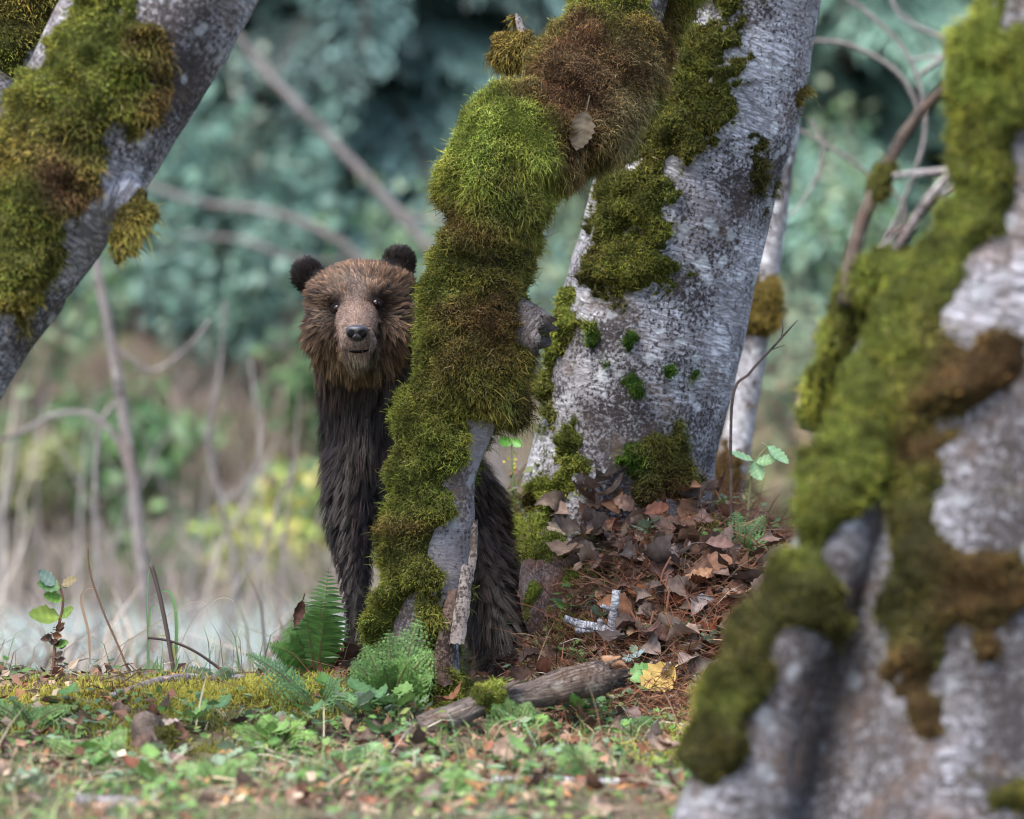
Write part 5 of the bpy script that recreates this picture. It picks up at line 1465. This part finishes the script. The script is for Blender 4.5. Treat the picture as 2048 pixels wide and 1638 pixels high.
# mossy stump stub in the front grass
st = empty('old_stump', at(300, 1480, 11.2), 'small dark decayed stump in the front grass', 'stump')
d_ = gd(310, 1510)
sv, sq, stt, stc = sweep(pxpath([(318, 1545, d_, 62), (312, 1510, d_, 54), (300, 1470, d_, 46), (286, 1440, d_ - .01, 30), (280, 1426, d_ - .01, 14)]), 40, 40, .42, 9, 971)
obj('trunk', mesh_np('stump_wood', sv, sq, stt, {'tc': stc}), M['bark_dark'], st)
moss_on('moss', sv, sq, [(345, 1480, 40, 1.6, 'olive'), (300, 1430, 25, 1.0, 'dark')], -.8, .02, 60000, .016, st, 972, 'olive', .0024)

# ---- herbs and stalks on the left ridge
M['stalk'] = attr_mat('plant_stalk', .7, .25)
def tube_geo(g, rows, col, nr=6, nl=24):
    v, q, t, _ = sweep(pxpath(rows), nl, nr, 0, 1)
    g.add(v, q, t, col)
def stalk(name, rows, label, col, cat='stalk', parent=None, nl=40):
    g = Geo(); tube_geo(g, rows, np.array(col), 7, nl)
    o = obj(name, g.mesh(name), M['stalk'], parent)
    if parent is None: tag(o, label, cat)
    return o
def blade(name, rows, w, col, parent=None, label=None, cat='grass blade'):
    """flat grass blade through px,py,d rows"""
    S, s = catmull(np.array([list(at(*r)) for r in rows]), 24)
    T = nrm(np.gradient(S, axis=0)); side = nrm(np.cross(T, [.25, -1, .1]))
    t = np.linspace(0, 1, 24)
    ww = (w * .5 * np.minimum(1, (1 - t) * 3 + .03) * np.minimum(1, .4 + t * 3))[:, None]
    i = np.arange(23)
    v = np.concatenate([S - side * ww, S - np.cross(side, T) * ww * .3, S + side * ww])
    me = mesh_np(name, v, np.vstack([np.stack([i, i + 1, 25 + i, 24 + i], -1), np.stack([24 + i, 25 + i, 49 + i, 48 + i], -1)]), None, {'col': np.tile(col, (72, 1))})
    o = obj(name, me, M['grass'], parent)
    if parent is None: tag(o, label, cat)
    return o
D0 = 12.05
stalk('upright_stick', [(351, 1372, D0, 4.5), (345, 1330, D0, 4.5), (335, 1270, D0, 4.5), (322, 1205, D0, 4.5), (311, 1160, D0, 4.5), (302, 1131, D0, 5)], 'dark bare stick standing upright on the ridge', (.075, .055, .05), 'stick')
stalk('dry_stalk', [(272, 1380, D0, 2.2), (240, 1300, D0, 2.2), (205, 1220, D0, 2.2), (180, 1145, D0, 2), (175, 1090, D0, 1.5)], 'tall thin brown grass stalk leaning on the ridge', (.14, .085, .055))
stalk('bent_twig', [(296, 1275, D0, 2.5), (340, 1282, D0, 2.6), (385, 1300, D0, 2.8), (430, 1330, D0, 3), (465, 1358, D0, 3.2)], 'thin dark twig arching down to the end of the lichen-grey stick', (.05, .035, .03), 'twig')
gt = empty('grass_tuft', at(300, 1375, D0), 'tall green grass with looping blades beside the upright stick', 'grass')
blade('blade', [(302, 1375, D0), (297, 1290, D0), (294, 1200, D0), (300, 1130, D0), (316, 1095, D0)], .004, (.16, .26, .14), gt)
blade('blade', [(345, 1370, D0 + .02), (352, 1300, D0 + .02), (352, 1230, D0 + .02), (340, 1185, D0 + .02), (318, 1185, D0 + .02), (298, 1198, D0 + .02)], .008, (.17, .30, .12), gt)
blade('blade', [(300, 1375, D0), (296, 1320, D0), (300, 1225, D0), (312, 1215, D0), (325, 1235, D0)], .006, (.18, .28, .12), gt)
blade('blade', [(348, 1372, D0), (350, 1330, D0), (344, 1290, D0), (330, 1272, D0), (308, 1272, D0)], .006, (.30, .30, .10), gt)
for k in range(7):
    a = random.uniform(-40, 40)
    blade('blade', [(300 + k * 6, 1378, D0 - .03), (300 + k * 7 + a * .3, 1345, D0 - .03), (300 + k * 7 + a, 1310 + random.uniform(-10, 20), D0 - .03)], .005, (.15, .26, .08), gt)
blade('straw', [(180, 1330, D0), (178, 1270, D0), (165, 1215, D0), (163, 1190, D0), (178, 1176, D0), (192, 1180, D0)], .006, (.36, .24, .16), None, 'dry tan grass blade bending over beside the leafy weed', 'grass blade')
blade('straw', [(100, 1400, D0 - .1), (200, 1320, D0), (300, 1255, D0), (380, 1205, D0), (415, 1210, D0), (418, 1250, D0)], .0025, (.40, .33, .24), None, 'long pale straw arching along the ridge', 'grass blade')
blade('straw', [(330, 1370, D0), (380, 1250, D0), (430, 1200, D0), (465, 1200, D0), (470, 1225, D0)], .0025, (.42, .36, .28), None, 'pale curled straw left of the sword fern', 'grass blade')
wd = empty('leafy_weed', at(105, 1400, D0), 'reddish-stemmed weed with withered and green leaves on the left of the ridge', 'plant')
stalk('stem', [(104, 1412, D0, 4), (106, 1360, D0, 4), (110, 1290, D0, 3.5), (120, 1240, D0, 3), (126, 1200, D0, 2.5), (118, 1165, D0, 2)], '', (.17, .09, .06), parent=wd)
def wleaf(px, py, dirx, dirz, L, col, sd, mat='freshleaf', parent=wd, d=D0, tilt=(0, -.7, .7), **kw):
    o = obj('leaf', leaf_mesh('leaf', L, L * kw.pop('asp', .7), col, seed=sd, **kw), M[mat], parent)
    place(o, at(px, py, d), np.array([dirx, -.25, dirz]), np.array(tilt))
for k, a in enumerate([(126, 1200, -1, .2, .045, (.16, .30, .05)), (122, 1175, -1, .1, .055, (.13, .24, .09)), (110, 1170, -.8, .6, .05, (.22, .30, .24)), (120, 1235, -1, .05, .07, (.20, .28, .05)), (122, 1235, .6, .4, .04, (.18, .28, .06)), (108, 1290, 1, .1, .035, (.12, .24, .05)), (124, 1170, .9, .3, .04, (.25, .20, .10))]):
    wleaf(*a, 1000 + k)
for k in range(14):
    wleaf(random.gauss(110, 5), random.uniform(1255, 1350), random.choice((-1, 1)), random.uniform(-1, .3), random.uniform(.015, .032), (.20, .105, .06), 1020 + k, 'deadleaf', fold=.6, curl=1.5)

# thimbleberry plant right of the white alder
tb_ = empty('thimbleberry_plant', at(1500, 1080, 12.4), 'young plant with three broad pale green leaves beside the white alder', 'plant')
DT = 12.42
stalk('stem', [(1490, 1090, DT, 3), (1496, 1020, DT, 3), (1502, 960, DT, 2.5), (1506, 925, DT, 2)], '', (.16, .15, .07), parent=tb_)
for k, (x0, y0, dx, dz, L, up) in enumerate([(1506, 922, -1, .28, .058, (.1, -.35, 1)), (1512, 925, .9, .1, .05, (.3, -.6, .7)), (1506, 925, .4, -.85, .045, (0, -1, .3)), (1534, 893, .75, -.7, .062, (.6, -.5, .6))]):
    wleaf(x0, y0, dx, dz, L, (.26, .42, .20), 1100 + k, parent=tb_, d=DT - .01, tilt=up, asp=.72, fold=.2, curl=.25, n=11)
stalk('stem', [(1506, 930, DT, 2), (1520, 910, DT, 2), (1534, 893, DT, 1.6)], '', (.2, .24, .1), parent=tb_)
# trailing vine between stem and white alder
vn_ = empty('trailing_plant', at(1030, 1020, 12.64), 'thin green trailing plant with tiny yellow flowers behind the leaning stem', 'plant')
stalk('stem', [(1030, 1030, 12.64, 1.6), (1026, 960, 12.64, 1.6), (1024, 890, 12.64, 1.5), (1036, 850, 12.64, 1.4), (1044, 815, 12.64, 1)], '', (.14, .22, .08), parent=vn_)
for k, a in enumerate([(1030, 850, .5, .3, .035), (1036, 838, .9, -.1, .03), (1024, 885, -.8, .1, .035), (1024, 880, .5, -.3, .03)]):
    wleaf(*a, (.11, .30, .05), 1130 + k, parent=vn_, d=12.64, tilt=(0, -1, .3))
gfl = Geo()
P_ = np.array([at(random.gauss(1025, 7), random.uniform(850, 960), 12.64) for _ in range(22)])
leaf_quads(P_, RNG.normal(size=(22, 3)), RNG.normal(size=(22, 3)), .008, .007, np.tile((.60, .50, .05), (22, 1)), gfl)
obj('flowers', gfl.mesh('flowers', False), M['freshleaf'], vn_)

# ---- uncountable cover: grass, low leaves, moss mats, litter stalks
def scatter(n, box, fn):
    """points on the ground: uniform in the picture box projected to the ground, kept where fn(px,py) > random"""
    x0, x1 = (box[0] - W / 2) / FPX * 12.2, (box[2] - W / 2) / FPX * 12.2
    return world_scatter(n * 3, x0, x1, 10.9, 13.0, fn)

def world_scatter(n, x0, x1, y0, y1, fn):
    x = RNG.uniform(x0, x1, n); y = RNG.uniform(y0, y1, n)
    P = np.stack([x, y, ground_z(x, y)], -1)
    pr = project(P)
    ok = RNG.random(n) < fn(pr[:, 0], pr[:, 1], P)
    return P[ok], pr[ok, 0], pr[ok, 1]

def blob(px, py, cx, cy, rx, ry): return np.exp(-((px - cx) / rx) ** 2 - ((py - cy) / ry) ** 2)

def grass():
    g = Geo()
    def dens(px, py, P):
        base = .55 + .6 * fbm(P, 3.5, 2, 31)
        litter = sstep(1050, 1180, px) * sstep(1400, 1330, py) * sstep(12.9, 12.7, P[:, 1])
        return np.clip(base, 0, 1) * (1 - .92 * litter) * sstep(12.6, 12.1, P[:, 1]) * (.25 + .75 * sstep(1380, 1450, py))
    P, px, py = world_scatter(36000, -2.3, 2.0, 9.2, 12.7, dens)
    N = len(P)
    h = (.025 + .06 * RNG.random(N) ** 2) * (.6 + .5 * sstep(1400, 1500, py)) * np.clip(.75 + 1.1 * fbm(P, 2.8, 2, 35), .25, 2.0)
    lean = RNG.normal(size=(N, 3)) * [.5, .5, 0]
    p1 = P + (np.array([0, 0, .65]) + lean * .45) * h[:, None]
    p2 = P + (np.array([0, 0, .95]) + lean * 1.3) * h[:, None]
    pal = np.array([(.12, .22, .05), (.19, .29, .09), (.09, .17, .08), (.25, .32, .13), (.36, .29, .18), (.17, .26, .16)])
    c = pal[RNG.choice(6, N, p=[.17, .17, .11, .13, .30, .12])] * (.7 + .6 * RNG.random((N, 1)))
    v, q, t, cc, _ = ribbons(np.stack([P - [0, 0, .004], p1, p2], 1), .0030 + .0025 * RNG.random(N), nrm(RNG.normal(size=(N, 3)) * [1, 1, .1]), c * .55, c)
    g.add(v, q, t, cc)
    # taller thin stems fringing the ridge
    P, px, py = world_scatter(1500, -1.5, -.30, 11.95, 12.6, lambda a, b, P: np.clip(.35 + 1.0 * fbm(P, 5, 2, 133), 0, 1))
    N = len(P)
    h = .03 + .16 * RNG.random(N) ** 2.2
    lean = RNG.normal(size=(N, 3)) * [.55, .4, 0]
    p1 = P + (np.array([0, 0, .65]) + lean * .35) * h[:, None]; p2 = P + (np.array([0, 0, .95]) + lean * 1.2) * h[:, None]
    c = np.array([(.30, .22, .15), (.20, .12, .08), (.14, .22, .07), (.38, .32, .24), (.18, .25, .12)])[RNG.integers(0, 5, N)] * (.6 + .6 * RNG.random((N, 1)))
    v, q, t, cc, _ = ribbons(np.stack([P - [0, 0, .004], p1, p2], 1), .0018 + .002 * RNG.random(N), nrm(RNG.normal(size=(N, 3)) * [1, 1, .1]), c * .7, c)
    g.add(v, q, t, cc)
    tag(obj('grass', g.mesh('grass'), M['grass']), 'short green grass over the ground in front of the log and ridge', 'grass', kind='stuff')
grass()

def low_leaves():
    g = Geo()
    def dens(px, py, P):
        base = .35 + .7 * fbm(P, 4.5, 2, 41)
        litter = sstep(1050, 1180, px) * sstep(1400, 1330, py)
        return np.clip(base, 0, 1) * (1 - .72 * litter) * sstep(12.9, 12.4, P[:, 1])
    P, px, py = world_scatter(8500, -2.3, 2.0, 9.2, 12.9, dens)
    P = np.repeat(P, 5, 0) + RNG.normal(size=(len(P) * 5, 3)) * .012
    N = len(P)
    P[:, 2] += RNG.random(N) * .035
    pal = np.array([(.085, .18, .04), (.12, .22, .055), (.07, .14, .06), (.16, .22, .13), (.16, .20, .05)])
    c = pal[RNG.integers(0, 5, N)] * (.65 + .6 * RNG.random((N, 1)))
    leaf_quads(P, RNG.normal(size=(N, 3)) * [1, 1, .25], np.array([0, -.2, 1.0]) + RNG.normal(size=(N, 3)) * .35, .014 + .02 * RNG.random(N), .010 + .012 * RNG.random(N), c, g)
    tag(obj('ground_cover', g.mesh('ground_cover', False), M['leafgreen']), 'low leafy green plants carpeting the front of the clearing', 'ground cover', kind='stuff')
low_leaves()

def moss_mats():
    g = Geo()
    spots = [(480, 1392, 190, 30, 'lemon', 1.0), (380, 1400, 90, 24, 'lemon', 1.0), (600, 1390, 90, 24, 'bright', .9), (120, 1420, 160, 35, 'lemon', .7), (540, 1400, 60, 16, 'gold', .7), (300, 1470, 140, 40, 'olive', .5), (1085, 1060, 75, 38, 'bright', 1.0), (1050, 1100, 50, 40, 'green', 1.0), (1160, 1090, 35, 30, 'green', .7), (1100, 1010, 70, 24, 'green', .8), (1200, 1010, 60, 20, 'olive', .6), (1450, 1055, 70, 26, 'olive', .5), (1080, 1300, 40, 50, 'straw', .35), (880, 1390, 80, 22, 'green', .5), (1400, 1480, 120, 40, 'bright', .45), (1250, 1250, 60, 30, 'green', .25), (1180, 1130, 40, 26, 'bright', .6), (1330, 1060, 60, 18, 'green', .5), (1420, 1120, 50, 24, 'green', .4), (1130, 1260, 45, 26, 'green', .5), (1080, 1120, 50, 40, 'bright', .9), (200, 1395, 120, 16, 'brown', .6), (620, 1420, 60, 20, 'green', .7), (330, 1425, 80, 18, 'green', .6)]
    for k, (cx, cy, rx, ry, col, st_) in enumerate(spots):
        c0, c1 = map(np.array, MOSS_COL[col])
        P, px, py = scatter(int(rx * ry * 9), (cx - rx * 1.6, cy - ry * 1.6, cx + rx * 1.6, cy + ry * 1.6), lambda a, b, P: blob(a, b, cx, cy, rx, ry) * st_ * np.clip(.75 + .9 * fbm(P, 14, 2, 60 + k), 0, 1.2))
        N = len(P)
        if N < 3: continue
        hump = np.clip(.5 + fbm(P, 16, 2, 70 + k), 0, 1) * .02 * blob(px, py, cx, cy, rx, ry)
        P = P + np.array([0, 0, 1.0]) * (hump * RNG.random(N))[:, None]
        rnd = nrm(RNG.normal(size=(N, 3)))
        d0 = nrm(np.array([0, -.25, .45]) + rnd * .9)
        ln = .012 + .018 * RNG.random(N)
        hump = hump + .012 * blob(px, py, cx, cy, rx, ry)
        p1 = P + d0 * (ln * .6)[:, None]; p2 = p1 + nrm(d0 + rnd * .8) * (ln * .5)[:, None]
        jt = (.6 + .7 * RNG.random(N))[:, None]
        v, q, t, cc, _ = ribbons(np.stack([P - [0, 0, .006], p1, p2], 1), np.full(N, .0028), nrm(np.cross(d0, rnd + .01)), np.tile(c0 * 1.4, (N, 1)), np.tile(c1, (N, 1)) * jt)
        g.add(v, q, t, cc)
    tag(obj('moss_carpet', g.mesh('moss_carpet'), M['moss']), 'yellow-green moss mats spread over the ridge and mound', 'moss', kind='stuff')
moss_mats()

def litter_stalks():
    g = Geo()
    def dens(px, py, P):
        return np.clip(blob(px, py, 1330, 1240, 210, 150) + .8 * blob(px, py, 1120, 1280, 60, 60) + .6 * blob(px, py, 1300, 1400, 160, 60) + .35 * blob(px, py, 1450, 1080, 120, 60) + .3 * blob(px, py, 660, 1330, 80, 40), 0, 1)
    P, px, py = scatter(9000, (560, 980, 1650, 1480), dens)
    N = len(P)
    h = .04 + .11 * RNG.random(N) ** 2
    P = P + np.array([0, 0, .03]) * RNG.random((N, 1))
    dirv = nrm(RNG.normal(size=(N, 3)) * [1, .7, .35] + [0, 0, .28])
    p1 = P + dirv * (h * .5)[:, None] + [0, 0, .006]; p2 = P + dirv * h[:, None] + np.array([0, 0, -.25]) * (h * .5)[:, None] + [0, 0, .012]
    pal = np.array([(.16, .062, .034), (.22, .10, .055), (.11, .045, .028), (.30, .20, .12), (.15, .085, .05)])
    c = pal[RNG.choice(5, N, p=[.34, .26, .2, .1, .1])] * (.6 + .7 * RNG.random((N, 1)))
    v, q, t, cc, _ = ribbons(np.stack([P, p1, p2], 1), .0016 + .002 * RNG.random(N), nrm(RNG.normal(size=(N, 3))), c * .8, c)
    g.add(v, q, t, cc)
    # straws and stems lying in the front grass
    P, px, py = world_scatter(3600, -2.3, 2.0, 9.2, 12.1, lambda a, b, P: np.clip(.5 + .7 * fbm(P, 3, 2, 77), 0, 1))
    N = len(P)
    h = .06 + .12 * RNG.random(N)
    dirv = nrm(RNG.normal(size=(N, 3)) * [1, 1, .18] + [0, 0, .12])
    P = P + np.array([0, 0, .03]) * RNG.random((N, 1))
    c = np.array([(.34, .28, .19), (.25, .19, .13), (.16, .10, .065), (.40, .36, .28)])[RNG.integers(0, 4, N)] * (.6 + .6 * RNG.random((N, 1)))
    v, q, t, cc, _ = ribbons(np.stack([P, P + dirv * (h * .5)[:, None] + [0, 0, .01], P + dirv * h[:, None]], 1), .002 + .0025 * RNG.random(N), nrm(RNG.normal(size=(N, 3))), c, c)
    g.add(v, q, t, cc)
    P, px, py = world_scatter(12000, -2.3, 2.0, 9.2, 12.2, lambda a, b, P: np.clip(.35 + .9 * fbm(P, 2.5, 2, 79), 0, 1))
    N = len(P)
    c = np.array(DEAD + [(.30, .23, .17), (.28, .15, .07)])[RNG.integers(0, 8, N)] * (.7 + .9 * RNG.random((N, 1)))
    leaf_quads(P + np.array([0, 0, .03]) * RNG.random((N, 1)), RNG.normal(size=(N, 3)) * [1, 1, .4], np.array([0, -.3, 1.0]) + RNG.normal(size=(N, 3)) * .6, .014 + .03 * RNG.random(N), .010 + .018 * RNG.random(N), c, g, .4)
    # crumbs of broken leaf
    P, px, py = scatter(9000, (560, 980, 1650, 1500), lambda a, b, P: np.clip(dens(a, b, P) * 1.2 + .05, 0, 1))
    N = len(P)
    c = np.array(DEAD)[RNG.integers(0, 6, N)] * (.5 + .8 * RNG.random((N, 1)))
    leaf_quads(P + [0, 0, .008], RNG.normal(size=(N, 3)) * [1, 1, .4], np.array([0, -.3, 1.0]) + RNG.normal(size=(N, 3)) * .6, .014 + .02 * RNG.random(N), .010 + .012 * RNG.random(N), c, g, .4)
    tag(obj('leaf_litter', g.mesh('leaf_litter', False), M['deadleaf2']), 'red-brown fern stalks, straws and broken leaf crumbs strewn over mound and grass', 'litter', kind='stuff')
M['deadleaf2'] = attr_mat('litter', .8, .15, .08)
litter_stalks()
# a few standing red stalks on the mound
for k in range(9):
    px, py = random.uniform(1180, 1450), random.uniform(1180, 1360)
    p = ground_hit(px, py); dd = float((p - CAM) @ FWD)
    h = random.uniform(40, 95)
    stalk('fern_stalk', [(px, py + 6, dd, 3.2), (px - random.uniform(-8, 8), py - h * .5, dd, 2.8), (px - random.uniform(-16, 16), py - h, dd, 2)], 'broken red-brown fern stalk standing in the litter of the mound', (.17, .075, .045), 'stalk')["group"] = 'red stalks on the mound'
# more low shrubs across the stream
for k, (px, d, h, lab, cols) in enumerate([(200, 21.0, .5, 'dull green shrub behind the grey bare sapling', GG), (440, 22.4, .75, 'bluish green shrub beyond the forked dead sapling', [(.09, .17, .13), (.14, .22, .18)]), (700, 21.6, .6, 'dark green shrub across the stream behind the chest of the bear', GG),
                                          (-60, 20.5, .5, 'olive shrub across the stream under the tilted alder', [(.14, .16, .06), (.20, .20, .09)]), (1540, 20.6, .5, 'small brownish green shrub behind the three-leaved young plant', [(.14, .15, .07), (.16, .12, .07)]), (300, 23.2, 1.0, 'tall bluish green shrub between the two first hemlocks', [(.09, .17, .13), (.12, .21, .17)]), (600, 23.4, 1.0, 'tall blue-green shrub behind the yellow-green shrub', [(.08, .16, .13), (.13, .22, .18)])]):
    bush(px, d, h, .45, 700, cols, lab, 330 + k, ll=.075)

# broad-leaved herbs in the front grass, each a small plant of its own
herb_leaf = [leaf_mesh('herb_leaf', .05, .034, c, fold=.15, curl=.4, seed=1200 + k) for k, c in enumerate([(.09, .19, .045), (.13, .23, .06), (.16, .22, .14), (.08, .165, .06)])]
def herb(px, py, n, sc, lab='small broad-leaved green herb in the front grass', grp='broad-leaved herbs in the front grass'):
    p = ground_hit(px, py)
    root = empty('broadleaf_herb', p, lab, 'plant', grp)
    a0 = random.random() * 6.28
    me = random.choice(herb_leaf)
    for k in range(n):
        a = a0 + k * 2.4
        o = obj('leaf', me, M['freshleaf'], root)
        h = sc * random.uniform(.01, .05)
        place(o, p + np.array([math.cos(a) * .01, math.sin(a) * .01, h]), np.array([math.cos(a), math.sin(a), random.uniform(0, .8)]), np.array([-.3 * math.cos(a), -.3 * math.sin(a), 1]), sc * random.uniform(.6, 1.1))
    g = Geo()
    d = float((p - CAM) @ FWD); q = project(p[None])[0]
    tube_geo(g, [(q[0], q[1] + 3, d, 2), (q[0], q[1] - 25 * sc, d, 1.5), (q[0] + 3, q[1] - 50 * sc, d, 1)], np.array((.14, .2, .07)), 5, 6)
    obj('stem', g.mesh('herb_stem'), M['stalk'], root)
for k in range(24):
    herb(random.uniform(0, 1400), random.uniform(1430, 1635), random.randint(4, 7), random.uniform(.7, 1.25))
for k in range(8):
    herb(random.uniform(640, 830), random.uniform(1395, 1450), random.randint(4, 6), random.uniform(.8, 1.3))
for k, (px, py, lab) in enumerate([(180, 1530, 'low lady fern in the blurred grass beside the decayed stump'), (430, 1580, 'low lady fern in the blurred front grass beyond the grey stick'), (1180, 1560, 'low lady fern beside the pale stick in the front grass'), (900, 1600, 'low lady fern in the front grass between the two grey sticks'), (60, 1460, 'low lady fern in the grass under the leafy weed')]):
    fern(px, py, [(px + random.uniform(-110, 110), py - random.uniform(40, 95), random.uniform(-.06, .06), .06, .3) for _ in range(5)], lab, (.13, .24, .07), True, 850 + 10 * k, 14)
for k in range(14):
    herb(random.uniform(1110, 1560), random.choice((random.uniform(1010, 1120), random.uniform(1230, 1400))), random.randint(3, 6), random.uniform(.5, .9), 'small green herb sprouting through the leaf litter of the mound', 'herbs in the leaf litter')
